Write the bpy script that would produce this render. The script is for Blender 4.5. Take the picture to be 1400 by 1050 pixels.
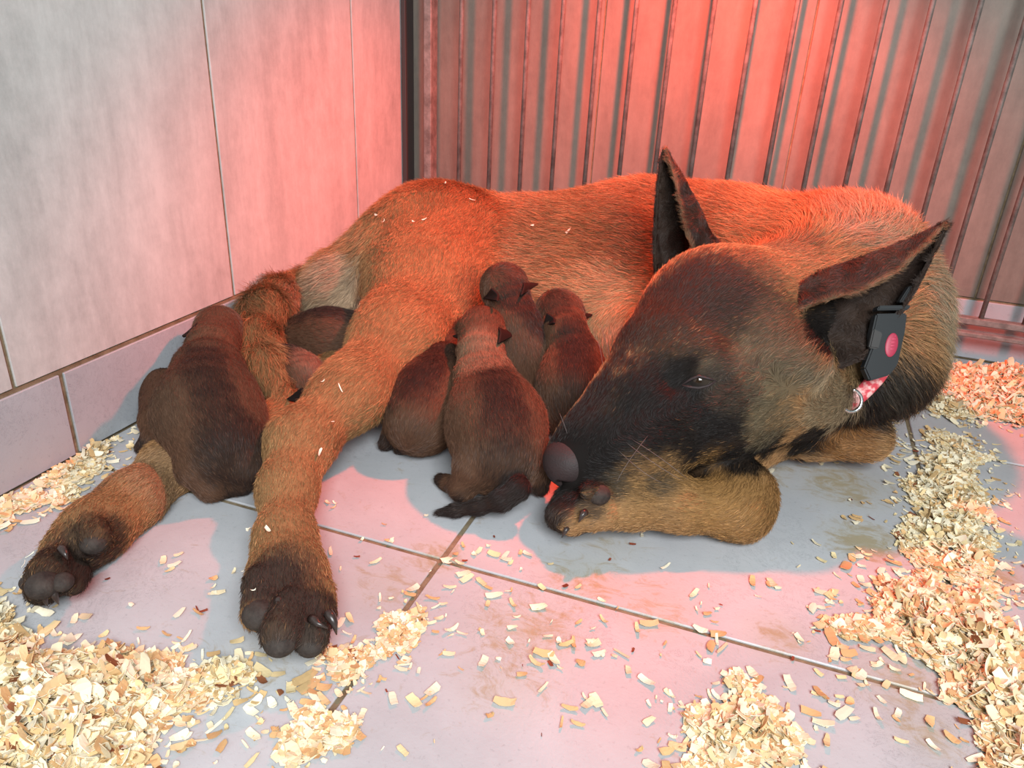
import bpy, bmesh, math, random
import numpy as np
from mathutils import Vector, Matrix
# ------------------------------------------------------------------ clear, camera, world, lights, exposure
for o in list(bpy.data.objects): bpy.data.objects.remove(o)
SC = bpy.context.scene
COL = SC.collection
cam_d = bpy.data.cameras.new('camera'); cam_d.sensor_width = 36; cam_d.lens = 26.771
cam_d.clip_start = 0.01
cam = bpy.data.objects.new('camera', cam_d); COL.objects.link(cam)
_r, _u, _f = Vector((0.9381, 0.3431, 0.0476)), Vector((-0.1839, 0.3769, 0.9078)), Vector((-0.2935, 0.8604, -0.4167))
m3 = Matrix((_r, _u, -_f)).transposed()
cam.matrix_world = Matrix.Translation((0.5151, -1.0077, 0.3344)) @ m3.to_4x4()
SC.camera = cam
SC.view_settings.view_transform = 'Standard'; SC.view_settings.look = 'None'
SC.view_settings.exposure = -0.08; SC.view_settings.gamma = 1.0; SC.view_settings.use_curve_mapping = False
w = bpy.data.worlds.new('world'); SC.world = w; w.use_nodes = True
w.node_tree.nodes['Background'].inputs['Color'].default_value = (0.68, 0.95, 0.88, 1)
w.node_tree.nodes['Background'].inputs['Strength'].default_value = 0.19
def light(name, kind, loc, aim, energy, color, **kw):
    d = bpy.data.lights.new(name, kind); d.energy = energy; d.color = color
    for k, v in kw.items(): setattr(d, k, v)
    o = bpy.data.objects.new(name, d); COL.objects.link(o); o.location = loc
    o.rotation_euler = (Vector(aim) - Vector(loc)).to_track_quat('-Z', 'Y').to_euler()
    return o
# the red heat lamp hanging above the dog, close to the gate
light('heat_lamp', 'SPOT', (0.44, -0.24, 0.54), (0.34, -0.12, 0.0), 32.0, (1.0, 0.062, 0.018), spot_size=math.radians(136), spot_blend=0.75, shadow_soft_size=0.014)
# room daylight: area light added behind the camera, moved to brighten left wall
light('daylight_fill', 'AREA', (0.85, -1.50, 0.90), (0.15, -0.65, 0.05), 32.0, (0.95, 0.98, 1.0), shape='RECTANGLE', size=0.7, size_y=0.5)

rng = np.random.default_rng(7)
# ------------------------------------------------------------------ materials
def mat(name, color=(0.5,0.5,0.5), rough=0.6, metal=0.0, spec=0.5):
    m = bpy.data.materials.new(name); m.use_nodes = True
    b = m.node_tree.nodes['Principled BSDF']
    b.inputs['Base Color'].default_value = (*color, 1); b.inputs['Roughness'].default_value = rough
    b.inputs['Metallic'].default_value = metal; b.inputs['Specular IOR Level'].default_value = spec
    return m
def N_(m, t, **kw):
    n = m.node_tree.nodes.new(t)
    for k, v in kw.items(): setattr(n, k, v)
    return n
def L_(m, a, b): m.node_tree.links.new(a, b)
def ramp(m, fac, stops):
    r = N_(m, 'ShaderNodeValToRGB'); L_(m, fac, r.inputs['Fac'])
    e = r.color_ramp.elements
    e[0].position, e[0].color = stops[0][0], (*stops[0][1], 1)
    e[1].position, e[1].color = stops[-1][0], (*stops[-1][1], 1)
    for p, c in stops[1:-1]:
        q = e.new(p); q.color = (*c, 1)
    return r.outputs['Color']
def noise(m, vec, scale, detail=4, rough=0.55, dist=0.0):
    n = N_(m, 'ShaderNodeTexNoise'); L_(m, vec, n.inputs['Vector'])
    n.inputs['Scale'].default_value = scale; n.inputs['Detail'].default_value = detail
    n.inputs['Roughness'].default_value = rough; n.inputs['Distortion'].default_value = dist
    return n.outputs['Fac']
def mixc(m, fac, a, b, mode='MIX'):
    x = N_(m, 'ShaderNodeMix', data_type='RGBA', blend_type=mode)
    for s, v in ((x.inputs[0], fac), (x.inputs[6], a), (x.inputs[7], b)):
        if hasattr(v, 'links'): L_(m, v, s)
        elif isinstance(v, (int, float)): s.default_value = v
        else: s.default_value = (*v, 1)
    return x.outputs[2]
def mathn(m, op, a, b=0.0, clamp=False):
    x = N_(m, 'ShaderNodeMath', operation=op, use_clamp=clamp)
    for s, v in ((x.inputs[0], a), (x.inputs[1], b)):
        if hasattr(v, 'links'): L_(m, v, s)
        else: s.default_value = v
    return x.outputs[0]
def bump(m, h, strength, dist):
    b = N_(m, 'ShaderNodeBump'); b.inputs['Strength'].default_value = strength; b.inputs['Distance'].default_value = dist
    L_(m, h, b.inputs['Height']); L_(m, b.outputs['Normal'], m.node_tree.nodes['Principled BSDF'].inputs['Normal'])
def pos(m, scale=(1,1,1)):
    g = N_(m, 'ShaderNodeNewGeometry'); v = N_(m, 'ShaderNodeMapping'); v.inputs['Scale'].default_value = scale
    L_(m, g.outputs['Position'], v.inputs['Vector']); return v.outputs['Vector']
def base(m): return m.node_tree.nodes['Principled BSDF'].inputs['Base Color']

# concrete-look wall tiles
def concrete(name, tint):
    m = mat(name, rough=0.55, spec=0.35); p = pos(m); ps = pos(m, (1.0, 1.0, 0.35))
    n1 = noise(m, ps, 7, 10, 0.78, 0.15); n2 = noise(m, p, 55, 6, 0.75); n3 = noise(m, pos(m, (1,1,0.12)), 60, 5, 0.7)
    s = mathn(m, 'ADD', mathn(m, 'MULTIPLY', n1, 0.62), mathn(m, 'ADD', mathn(m, 'MULTIPLY', n2, 0.22), mathn(m, 'MULTIPLY', n3, 0.16)))
    a = tuple(c * 0.68 for c in tint); b = tuple(c * 1.28 for c in tint)
    L_(m, ramp(m, s, [(0.36, a), (0.48, tuple(c*0.96 for c in tint)), (0.62, b)]), base(m))
    bump(m, n2, 0.12, 0.001); return m
M_WALL = concrete('wall_tile', (0.46, 0.45, 0.435))
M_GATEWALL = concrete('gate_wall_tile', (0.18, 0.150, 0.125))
def bluegrey(name, col, scr=True):
    m = mat(name, rough=0.42, spec=0.45); p = pos(m)
    n1 = noise(m, p, 7, 6, 0.65, 0.3); n2 = noise(m, p, 260, 3, 0.7)
    c = ramp(m, n1, [(0.3, tuple(v*0.84 for v in col)), (0.7, tuple(v*1.1 for v in col))])
    c = mixc(m, mathn(m, 'MULTIPLY', ramp(m, n2, [(0.30, (1,1,1)), (0.40, (0,0,0))]), 0.30), c, tuple(v*0.5 for v in col))
    # thin dark scuffs and hairline scratches
    sc = noise(m, pos(m, (1,1,1)), 34, 7, 0.8, 2.5); s2 = noise(m, p, 6, 2)
    line = mathn(m, 'LESS_THAN', mathn(m, 'ABSOLUTE', mathn(m, 'SUBTRACT', sc, 0.5)), 0.004)
    gate = mathn(m, 'GREATER_THAN', s2, 0.56)
    c = mixc(m, mathn(m, 'MULTIPLY', mathn(m, 'MULTIPLY', line, gate), 0.6), c, (0.08, 0.085, 0.095))
    m['c'] = 1
    bump(m, noise(m, p, 420, 3, 0.6), 0.22, 0.0006)
    return m, c
M_BASE, c_ = bluegrey('baseboard_tile', (0.36, 0.375, 0.40)); L_(M_BASE, c_, base(M_BASE))
M_FLOOR, c_ = bluegrey('floor_tile', (0.42, 0.43, 0.45))
# dried yellow-brown stains, where the floor is soiled
STAINS = [((0.6035, -0.383, 0), 0.055, 0.9), ((0.5373, -0.3869, 0), 0.05, 0.7), ((0.6168, -0.4674, 0), 0.04, 1.0), ((0.4337, -0.5931, 0), 0.045, 0.7), ((0.413, -0.6554, 0), 0.05, 0.7), ((0.4149, -0.6993, 0), 0.04, 0.5),
          ((0.5589, -0.6003, 0), 0.03, 0.7), ((0.6298, -0.6092, 0), 0.04, 0.8), ((0.6415, -0.6436, 0), 0.03, 0.7), ((0.3324, -0.6112, 0), 0.03, 0.8), ((0.3147, -0.6529, 0), 0.04, 0.5), ((0.7086, -0.4738, 0), 0.03, 0.9), ((0.4856, -0.6026, 0), 0.04, 0.6), ((0.2839, -0.7363, 0), 0.04, 0.5), ((0.4378, -0.5463, -0), 0.04, 0.5)]
g = N_(M_FLOOR, 'ShaderNodeNewGeometry'); acc = None
for (sx, sy, sz), rr, st in STAINS:
    d = N_(M_FLOOR, 'ShaderNodeVectorMath', operation='DISTANCE'); L_(M_FLOOR, g.outputs['Position'], d.inputs[0]); d.inputs[1].default_value = (sx, sy, sz)
    v = mathn(M_FLOOR, 'MULTIPLY', mathn(M_FLOOR, 'SUBTRACT', 1.0, mathn(M_FLOOR, 'DIVIDE', d.outputs['Value'], rr), clamp=True), st)
    acc = v if acc is None else mathn(M_FLOOR, 'MAXIMUM', acc, v)
nn = noise(M_FLOOR, pos(M_FLOOR, (1.0, 1.6, 1)), 42, 6, 0.75, 1.2)
sm = mathn(M_FLOOR, 'MULTIPLY', mathn(M_FLOOR, 'SUBTRACT', mathn(M_FLOOR, 'ADD', nn, mathn(M_FLOOR, 'MULTIPLY', acc, 0.30)), 0.60), 6.0, clamp=True)
c2 = mixc(M_FLOOR, mathn(M_FLOOR, 'MULTIPLY', sm, 0.6), c_, (0.26, 0.17, 0.045)); c2 = mixc(M_FLOOR, mathn(M_FLOOR, 'MULTIPLY', acc, 0.30), c2, (0.36, 0.32, 0.16))
L_(M_FLOOR, c2, base(M_FLOOR))
M_GROUT = mat('grout', (0.24, 0.19, 0.12), 0.9); L_(M_GROUT, ramp(M_GROUT, noise(M_GROUT, pos(M_GROUT), 90, 5, 0.7), [(0.3, (0.10,0.07,0.035)), (0.7, (0.24,0.19,0.12))]), base(M_GROUT))
M_METAL = mat('painted_metal', (0.22, 0.20, 0.19), 0.42, 0.25)
L_(M_METAL, ramp(M_METAL, noise(M_METAL, pos(M_METAL), 70, 6, 0.7), [(0.35, (0.13,0.115,0.105)), (0.65, (0.28,0.255,0.235))]), base(M_METAL))
M_FLATDARK = mat('flat_dark', (0.035, 0.033, 0.032), 0.6)
M_CHROME = mat('chrome', (0.75, 0.75, 0.76), 0.22, 1.0)
M_PLASTIC = mat('black_plastic', (0.018, 0.020, 0.022), 0.42)
M_PINK = mat('pink_plastic', (0.36, 0.03, 0.065), 0.5)
M_STRAP = mat('pink_webbing', (0.62, 0.10, 0.12), 0.8)
L_(M_STRAP, ramp(M_STRAP, noise(M_STRAP, pos(M_STRAP), 160, 2, 0.5), [(0.44, (0.55,0.05,0.07)), (0.56, (0.75,0.42,0.40))]), base(M_STRAP))
M_EYE = mat('eye', (0.02, 0.010, 0.005), 0.08); M_NOSE = mat('nose_leather', (0.030, 0.020, 0.020), 0.62, spec=0.3)
bump(M_NOSE, noise(M_NOSE, pos(M_NOSE), 700, 2), 0.5, 0.0008)
M_PAD = mat('pad_leather', (0.05, 0.042, 0.038), 0.75, spec=0.25)
L_(M_PAD, ramp(M_PAD, noise(M_PAD, pos(M_PAD), 160, 5, 0.7), [(0.3, (0.022,0.016,0.014)), (0.7, (0.055,0.043,0.036))]), base(M_PAD)); bump(M_PAD, noise(M_PAD, pos(M_PAD), 500, 3), 0.5, 0.001)
M_CLAW = mat('claw', (0.035, 0.025, 0.022), 0.3)
def attrmat(name, rough, mul=1.0, spec=0.2):
    m = mat(name, rough=rough, spec=spec); a = N_(m, 'ShaderNodeAttribute', attribute_name='Col')
    if mul == 1.0: L_(m, a.outputs['Color'], base(m))
    else: L_(m, mixc(m, 1.0, a.outputs['Color'], (mul, mul, mul), 'MULTIPLY'), base(m))
    return m
M_SKIN = attrmat('coat_skin', 0.8, 0.62, 0.1)
M_HAIR = attrmat('coat_hair', 0.42, 1.0, 0.28)
M_SHAVE = attrmat('wood_shaving', 0.7, 1.0, 0.2)
M_WHISK = mat('whisker', (0.12, 0.105, 0.10), 0.5)

# ------------------------------------------------------------------ object helpers
def link(name, data, m=None, parent=None, loc=None):
    o = bpy.data.objects.new(name, data); COL.objects.link(o)
    if m is not None and data is not None:
        data.materials.clear(); data.materials.append(m)
    if parent is not None: o.parent = parent
    if loc is not None: o.location = loc
    return o
def tag(o, label=None, cat=None, group=None, kind=None):
    if label: o['label'] = label
    if cat: o['category'] = cat
    if group: o['group'] = group
    if kind: o['kind'] = kind
    return o
def mesh_np(name, V, F, smooth=True, col=None):
    me = bpy.data.meshes.new(name); V = np.asarray(V, np.float32); F = np.asarray(F, np.int32); k = F.shape[1]
    me.vertices.add(len(V)); me.vertices.foreach_set('co', V.ravel())
    me.loops.add(F.size); me.loops.foreach_set('vertex_index', F.ravel())
    me.polygons.add(len(F)); me.polygons.foreach_set('loop_start', np.arange(0, F.size, k, dtype=np.int32))
    me.update(calc_edges=True); me.validate()
    me.polygons.foreach_set('use_smooth', np.full(len(me.polygons), smooth))
    if col is not None:
        a = me.color_attributes.new('Col', 'FLOAT_COLOR', 'POINT'); a.data.foreach_set('color', np.c_[col, np.ones(len(V))].astype(np.float32).ravel())
    return me
def boxmesh(name, x0, x1, y0, y1, z0, z1, bev=0.0):
    bm = bmesh.new(); bmesh.ops.create_cube(bm, size=1)
    for v in bm.verts: v.co = Vector(((x0+x1)/2 + v.co.x*(x1-x0), (y0+y1)/2 + v.co.y*(y1-y0), (z0+z1)/2 + v.co.z*(z1-z0)))
    if bev: bmesh.ops.bevel(bm, geom=bm.edges[:], offset=bev, segments=1, affect='EDGES')
    me = bpy.data.meshes.new(name); bm.to_mesh(me); bm.free(); return me
def tube(name, pts, rad, seg=12, cap=True):
    pts = [Vector(p) for p in pts]; n = len(pts); rad = rad if hasattr(rad, '__len__') else [rad]*n
    V, F = [], []; up = None
    for i, p in enumerate(pts):
        t = (pts[min(i+1, n-1)] - pts[max(i-1, 0)]).normalized()
        if up is None: up = Vector((0,0,1)) if abs(t.z) < 0.9 else Vector((1,0,0))
        a = (up - t*up.dot(t)).normalized(); b = t.cross(a); up = a
        for j in range(seg):
            an = 2*math.pi*j/seg; V.append(p + (a*math.cos(an) + b*math.sin(an))*rad[i])
    for i in range(n-1):
        for j in range(seg):
            k = (j+1) % seg; F.append((i*seg+j, i*seg+k, (i+1)*seg+k, (i+1)*seg+j))
    me = bpy.data.meshes.new(name)
    if cap: F += [tuple(range(seg-1, -1, -1)), tuple((n-1)*seg+j for j in range(seg))]
    me.from_pydata([tuple(v) for v in V], [], F)
    for p in me.polygons: p.use_smooth = len(p.vertices) == 4
    return me

# ------------------------------------------------------------------ the setting
T = 0.335; JX = 0.3356; JY = -0.6146          # floor tile size, joint positions
FX0, FX1, FY0, FY1 = -0.03, 1.05, -1.75, 0.03
fl = link('floor', boxmesh('floor', FX0, FX1, FY0, FY1, -0.03, -0.0016), M_GROUT); tag(fl, kind='structure')
x = JX - 2*T
k = 0
for i in range(-2, 3):
    for j in range(-4, 3):
        x0, x1 = JX + i*T, JX + (i+1)*T; y0, y1 = JY + j*T, JY + (j+1)*T
        x0, x1, y0, y1 = max(x0, 0.0), min(x1, FX1), max(y0, FY0), min(y1, -0.002)
        if x1 - x0 < 0.01 or y1 - y0 < 0.01: continue
        g_ = 0.0019
        t_ = link('tile', boxmesh('tile', x0+g_, x1-g_, y0+g_, y1-g_, -0.02, rng.uniform(-0.0003, 0.0), 0.0007), M_FLOOR, fl)
HB = 0.0746
H = 0.95
wl = tag(link('wall_left', boxmesh('wall_left', -0.06, -0.0016, FY0, 0.03, -0.03, H), M_GROUT), kind='structure')
jl = [-0.2183 - 0.2497*k + 0.07*0 for k in range(-1, 7)]
jl = [-0.3969 + 0.2497] + [-0.3969 - 0.2497*k for k in range(0, 6)]
edges = [-0.003] + jl
for a, b in zip(edges[:-1], edges[1:]):
    link('tile', boxmesh('tile', -0.012, 0.0, b+0.0017, a-0.0017, HB+0.0022, H, 0.0004), M_WALL, wl)
bl = tag(link('baseboard_left', boxmesh('baseboard_left', -0.012, 0.0004, FY0, -0.003, 0.0, HB), M_GROUT), kind='structure')
jb = [-0.003, -0.2735, -0.6085, -0.9435, -1.2785, -1.6]
for a, b in zip(jb[:-1], jb[1:]):
    link('tile', boxmesh('tile', -0.010, 0.0022, b+0.0022, a-0.0022, 0.0015, HB-0.0014, 0.0005), M_BASE, bl)
wb = tag(link('wall_back', boxmesh('wall_back', -0.06, FX1, 0.0016, 0.06, -0.03, H), M_GROUT), kind='structure')
jx = [0.001, 0.0252, 0.2663, 0.5081, 0.7472, 0.9885, 1.05]
for a, b in zip(jx[:-1], jx[1:]):
    link('tile', boxmesh('tile', a+0.001, b-0.001, 0.0, 0.012, HB+0.001, H, 0.0006), M_GATEWALL, wb)
bb = tag(link('baseboard_back', boxmesh('baseboard_back', 0.0, FX1, -0.0004, 0.012, 0.0, HB), M_GROUT), kind='structure')
for a, b in ((0.003, 0.33), (0.33, 0.665), (0.665, 1.0), (1.0, 1.05)):
    link('tile', boxmesh('tile', a+0.0014, b-0.0014, -0.0022, 0.010, 0.0015, HB-0.0014, 0.0007), M_BASE, bb)

# the barred kennel gate in front of the back wall
gate = link('kennel_gate', None, None, None, (0.5, -0.03, 0)); tag(gate, 'grey metal kennel gate of upright bars standing against the back wall', 'gate')
def rel(o, parent):
    o.parent = parent; o.matrix_parent_inverse = Matrix.Translation(-Vector(parent.location)); return o
barm = tube('bar', [(0,0,0.052), (0,0,H)], 0.0029, 10)
for k in range(21):
    X = 0.0890 + 0.04425*k
    o = link('bar', barm); barm.materials.clear(); barm.materials.append(M_METAL); rel(o, gate); o.location = (X, -0.03, 0)
for z0, z1, y0, y1 in ((0.053, 0.061, -0.037, -0.025), (0.040, 0.0455, -0.043, -0.030)):
    rel(link('rail', boxmesh('rail', 0.03, 1.05, y0, y1, z0, z1, 0.001), M_METAL), gate)
rel(link('frame_post_or_shade', boxmesh('frame_post_or_shade', 0.0405, 0.0515, -0.040, -0.020, 0.0, H, 0.001), M_METAL), gate)
rel(link('frame_post_or_shade', boxmesh('frame_post_or_shade', 0.0025, 0.0085, -0.028, -0.004, 0.0, H, 0.0005), M_FLATDARK), gate)  # dark strip added in the corner; its dark colour stands in for shade

# ------------------------------------------------------------------ implicit bodies
def vnoise(P, freq, seed=0):
    Q = P*freq + seed*17.13; I = np.floor(Q).astype(np.int64); f = Q - I; f = f*f*(3-2*f); out = 0
    for dx in (0,1):
        for dy in (0,1):
            for dz in (0,1):
                h = ((I[:,0]+dx)*73856093) ^ ((I[:,1]+dy)*19349663) ^ ((I[:,2]+dz)*83492791) ^ (seed*2654435)
                h = (h & 0xffffff).astype(np.uint64); h = (h*np.uint64(2246822519)) & np.uint64(0xffffffff); h = (h ^ (h >> np.uint64(13)))*np.uint64(3266489917) & np.uint64(0xffffffff)
                v = (h & np.uint64(0xffff)).astype(np.float64)/65535.0
                wt = (f[:,0] if dx else 1-f[:,0])*(f[:,1] if dy else 1-f[:,1])*(f[:,2] if dz else 1-f[:,2])
                out = out + v*wt
    return out
def vnoise3(P, freq, seed=0): return np.stack([vnoise(P, freq, seed+i) for i in range(3)], 1)*2-1
class Prim:
    def __init__(s, a, b=None, k=0.02, flow=1, hl=None, sub=False, sc=None, fv=None):
        s.a = np.array(a[:3], float); s.ra = a[3]; b = a if b is None else b
        s.b = np.array(b[:3], float); s.rb = b[3]; s.k = k; s.flow = flow; s.hl = hl; s.sub = sub; s.fv = fv
    def sdf(s, P):
        ba = s.b - s.a; l2 = ba@ba
        if l2 < 1e-10: return np.linalg.norm(P - s.a, axis=-1) - s.ra
        t = np.clip(((P - s.a)@ba)/l2, 0, 1)
        return np.linalg.norm(P - s.a - t[..., None]*ba, axis=-1) - (s.ra + t*(s.rb - s.ra))
    def bounds(s, m):
        return np.minimum(s.a - s.ra, s.b - s.rb) - m, np.maximum(s.a + s.ra, s.b + s.rb) + m
class Ell(Prim):
    def __init__(s, c, r, ax, k=0.01, flow=0, hl=None, sub=False, fv=None):
        s.a = s.b = np.array(c[:3], float); s.r = np.array(r, float); s.ra = s.rb = max(r); s.ax = np.array(ax, float); s.k = k; s.flow = flow; s.hl = hl; s.sub = sub; s.fv = fv
    def sdf(s, P):
        q = (P - s.a)@s.ax.T; k0 = np.linalg.norm(q/s.r, axis=-1); k1 = np.linalg.norm(q/(s.r**2), axis=-1) + 1e-9
        return k0*(k0-1)/k1
def field(prims, P):
    d = np.full(P.shape[:-1], 0.5)
    for p in prims:
        v = p.sdf(P)
        if p.sub:
            v = -v; h = np.maximum(p.k - np.abs(d-v), 0)/p.k; d = np.maximum(d, v) + h*h*p.k/4
        else:
            h = np.maximum(p.k - np.abs(d-v), 0)/p.k; d = np.minimum(d, v) - h*h*p.k/4
    return d
def chain(nodes, **kw): return [Prim(nodes[i], nodes[i+1], **kw) for i in range(len(nodes)-1)]
def polygonize(prims, h, zmin=0.0005):
    lo = np.min([p.bounds(h*3)[0] for p in prims if not p.sub], 0); hi = np.max([p.bounds(h*3)[1] for p in prims if not p.sub], 0)
    n = np.ceil((hi-lo)/h).astype(int) + 1
    D = np.full(n, 0.05, np.float32); ax = [lo[i] + h*np.arange(n[i]) for i in range(3)]
    for p in prims:
        a, b = p.bounds(p.k + h*2); i0 = np.clip(((a-lo)/h).astype(int), 0, n-1); i1 = np.clip(((b-lo)/h).astype(int)+2, 1, n)
        G = np.stack(np.meshgrid(ax[0][i0[0]:i1[0]], ax[1][i0[1]:i1[1]], ax[2][i0[2]:i1[2]], indexing='ij'), -1)
        v = p.sdf(G); sl = tuple(slice(i0[i], i1[i]) for i in range(3)); d = D[sl]
        if p.sub:
            v = -v; hh = np.maximum(p.k - np.abs(d-v), 0)/p.k; D[sl] = np.maximum(d, v) + hh*hh*p.k/4
        else:
            hh = np.maximum(p.k - np.abs(d-v), 0)/p.k; D[sl] = np.minimum(d, v) - hh*hh*p.k/4
    D = np.maximum(D, (zmin - ax[2])[None, None, :].astype(np.float32))          # the floor flattens what rests on it
    S = D < 0
    idx = -np.ones(n-1, np.int64)
    c = np.zeros(n-1, np.int8)
    for dx in (0,1):
        for dy in (0,1):
            for dz in (0,1): c += S[dx:n[0]-1+dx, dy:n[1]-1+dy, dz:n[2]-1+dz]
    cells = np.argwhere((c > 0) & (c < 8)); idx[tuple(cells.T)] = np.arange(len(cells))
    acc = np.zeros((len(cells), 3)); cnt = np.zeros(len(cells))
    cor = [(0,0,0),(1,0,0),(0,1,0),(1,1,0),(0,0,1),(1,0,1),(0,1,1),(1,1,1)]
    for a in range(8):
        for b in range(a+1, 8):
            ca, cb = np.array(cor[a]), np.array(cor[b])
            if np.abs(ca-cb).sum() != 1: continue
            da = D[tuple((cells+ca).T)]; db = D[tuple((cells+cb).T)]; mk = (da < 0) != (db < 0)
            t = np.where(mk, da/np.where(mk, da-db, 1), 0)
            acc += np.where(mk[:, None], ca + t[:, None]*(cb-ca), 0); cnt += mk
    V = lo + (cells + acc/cnt[:, None])*h
    F = []
    for axx in range(3):
        o1, o2 = [(1,2),(2,0),(0,1)][axx]
        s0 = [slice(None)]*3; s1 = [slice(None)]*3; s0[axx] = slice(0, -1); s1[axx] = slice(1, None)
        A, B = S[tuple(s0)], S[tuple(s1)]; e = np.argwhere(A != B); fl_ = A[tuple(e.T)]
        ok = (e[:, o1] > 0) & (e[:, o2] > 0) & (e[:, o1] < n[o1]-1) & (e[:, o2] < n[o2]-1); e = e[ok]; fl_ = fl_[ok]
        d1 = np.zeros(3, int); d1[o1] = 1; d2 = np.zeros(3, int); d2[o2] = 1
        q = np.stack([idx[tuple((e-d1-d2).T)], idx[tuple((e-d2).T)], idx[tuple(e.T)], idx[tuple((e-d1).T)]], 1)
        q[~fl_] = q[~fl_][:, ::-1]; F.append(q)
    F = np.concatenate(F); F = F[(F >= 0).all(1)]
    return V, F
def normals(prims, P, e=0.0012):
    g = np.stack([field(prims, P + np.eye(3)[i]*e) - field(prims, P - np.eye(3)[i]*e) for i in range(3)], -1)
    return g/(np.linalg.norm(g, axis=-1, keepdims=True) + 1e-9)
def settle(prims, p, lift=0.0):
    p = np.array([p], float)
    for _ in range(14):
        d = field(prims, p); p = p - normals(prims, p)*(d[:, None]-lift)
    return Vector(p[0]), Vector(normals(prims, p)[0])
def paint(P, basec, blobs, seed=3, rnd=None):
    C = np.tile(np.array(basec, float), (len(P), 1))
    wob = vnoise(P, 90, seed)*0.5 + vnoise(P, 240, seed+1)*0.5 - 0.5
    for c, r, colr, st in blobs:
        d = np.linalg.norm(P - np.array(c), axis=1)/r + wob*0.35
        w_ = np.clip((1.0-d)/0.45, 0, 1); w_ = w_*w_*(3-2*w_)*st
        if rnd is not None: w_ = 0.40*w_ + 0.60*(rnd.random(len(P)) < w_)
        C = C*(1-w_[:, None]) + np.array(colr)*w_[:, None]
    return C
def flowfield(prims, P, dflow=(-1,0,0)):
    W = np.zeros(len(P)); Fv = np.zeros((len(P), 3)); Ln = np.zeros(len(P))
    for p in prims:
        if p.sub or p.hl is None: continue
        wt = np.exp(-np.clip(p.sdf(P), 0, 1)/0.010) + 1e-9
        if p.fv is not None: v = np.array(p.fv, float)
        else: v = (p.b - p.a)*p.flow
        nv = np.linalg.norm(v); v = v/nv if nv > 1e-6 else np.array(dflow)*1.0
        Fv += wt[:, None]*v; Ln += wt*p.hl; W += wt
    return Fv/(W[:, None]), Ln/W
def fur(name, V, F, prims, parent, basec, blobs, density, dark=0.45, thick=0.00011, lie=0.35, clump=0.35, seed=1, zcut=0.003, agouti=0.5, lenmul=1.0, bald=()):
    r_ = np.random.default_rng(seed)
    T1 = np.concatenate([F[:, [0,1,2]], F[:, [0,2,3]]]) if F.shape[1] == 4 else F
    A, B, C = V[T1[:,0]], V[T1[:,1]], V[T1[:,2]]; cr = np.cross(B-A, C-A); ar = np.linalg.norm(cr, axis=1)/2
    nz = cr[:, 2]/(2*ar+1e-12); wgt = ar*np.where(nz < -0.75, 0.1, 1.0)
    n = int(wgt.sum()*1e4*density); ti = r_.choice(len(T1), n, p=wgt/wgt.sum())
    a, b = r_.random(n), r_.random(n); s = a+b > 1; a[s] = 1-a[s]; b[s] = 1-b[s]
    P = A[ti] + (B[ti]-A[ti])*a[:, None] + (C[ti]-A[ti])*b[:, None]
    keep = P[:, 2] > zcut
    for c, rr in bald: keep &= np.linalg.norm(P-np.array(c), axis=1) > rr
    P = P[keep]; n = len(P)
    Nn = normals(prims, P); Fv, Ln = flowfield(prims, P)
    cl_ = (clump*np.clip(Ln/0.013, 0.35, 1.4))[:, None]
    Fv = Fv + vnoise3(P, 26, 5+seed)*cl_ + vnoise3(P, 150, 9+seed)*cl_*0.6
    Tn = Fv - Nn*np.sum(Fv*Nn, 1, keepdims=True); Tn /= (np.linalg.norm(Tn, axis=1, keepdims=True)+1e-6)
    L = Ln*lenmul*r_.uniform(0.65, 1.2, n); up = lie*(0.85+0.3*vnoise(P, 60, 21))*np.clip(Ln/0.012, 0.6, 1.2)
    rt = r_.normal(0, 0.10, (n, 3))
    d1 = Tn*1.0 + Nn*(up*1.5)[:, None] + rt; d1 /= np.linalg.norm(d1, axis=1, keepdims=True)
    d2 = Tn + Nn*(up*0.45)[:, None] + rt*1.6; d2 /= np.linalg.norm(d2, axis=1, keepdims=True)
    Q = np.stack([P, P + d1*L[:, None]*0.33, P + d1*L[:, None]*0.33 + d2*L[:, None]*0.33, P + d1*L[:, None]*0.33 + d2*L[:, None]*0.67], 1)
    Q[..., 2] = np.maximum(Q[..., 2], 0.0006)
    Ck = paint(P, basec, blobs, 3, r_)
    br = np.where(r_.random(n) < 0.16, r_.uniform(1.2, 1.7, n), r_.uniform(0.50, 1.25, n))*(0.84+0.32*vnoise(P + vnoise3(P, 180, 77)*0.004, 55, 31)); Ck = Ck*br[:, None]
    tipd = np.clip(agouti*(r_.random(n) < 0.55)*(0.6+0.8*vnoise(P, 70, 41)), 0, 0.9)
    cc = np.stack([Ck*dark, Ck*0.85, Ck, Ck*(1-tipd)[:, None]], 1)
    cu = bpy.data.hair_curves.new(name); cu.add_curves([4]*n)
    cu.position_data.foreach_set('vector', Q.astype(np.float32).ravel())
    ra = cu.attributes.new('radius', 'FLOAT', 'POINT') if 'radius' not in cu.attributes else cu.attributes['radius']
    th = thick*r_.uniform(0.7, 1.3, n); ra.data.foreach_set('value', (th[:, None]*np.array([1.0, 0.95, 0.75, 0.15])).astype(np.float32).ravel())
    ca = cu.attributes.new('Col', 'FLOAT_COLOR', 'POINT'); ca.data.foreach_set('color', np.concatenate([cc, np.ones((n, 4, 1))], -1).astype(np.float32).ravel())
    o = link(name, cu, M_HAIR, parent); tag(o, kind='stuff'); print('HAIR', name, n)
    return o
def rootat(name, loc, label, cat, group=None):
    o = link(name, None, None, None, loc); return tag(o, label, cat, group)
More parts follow.
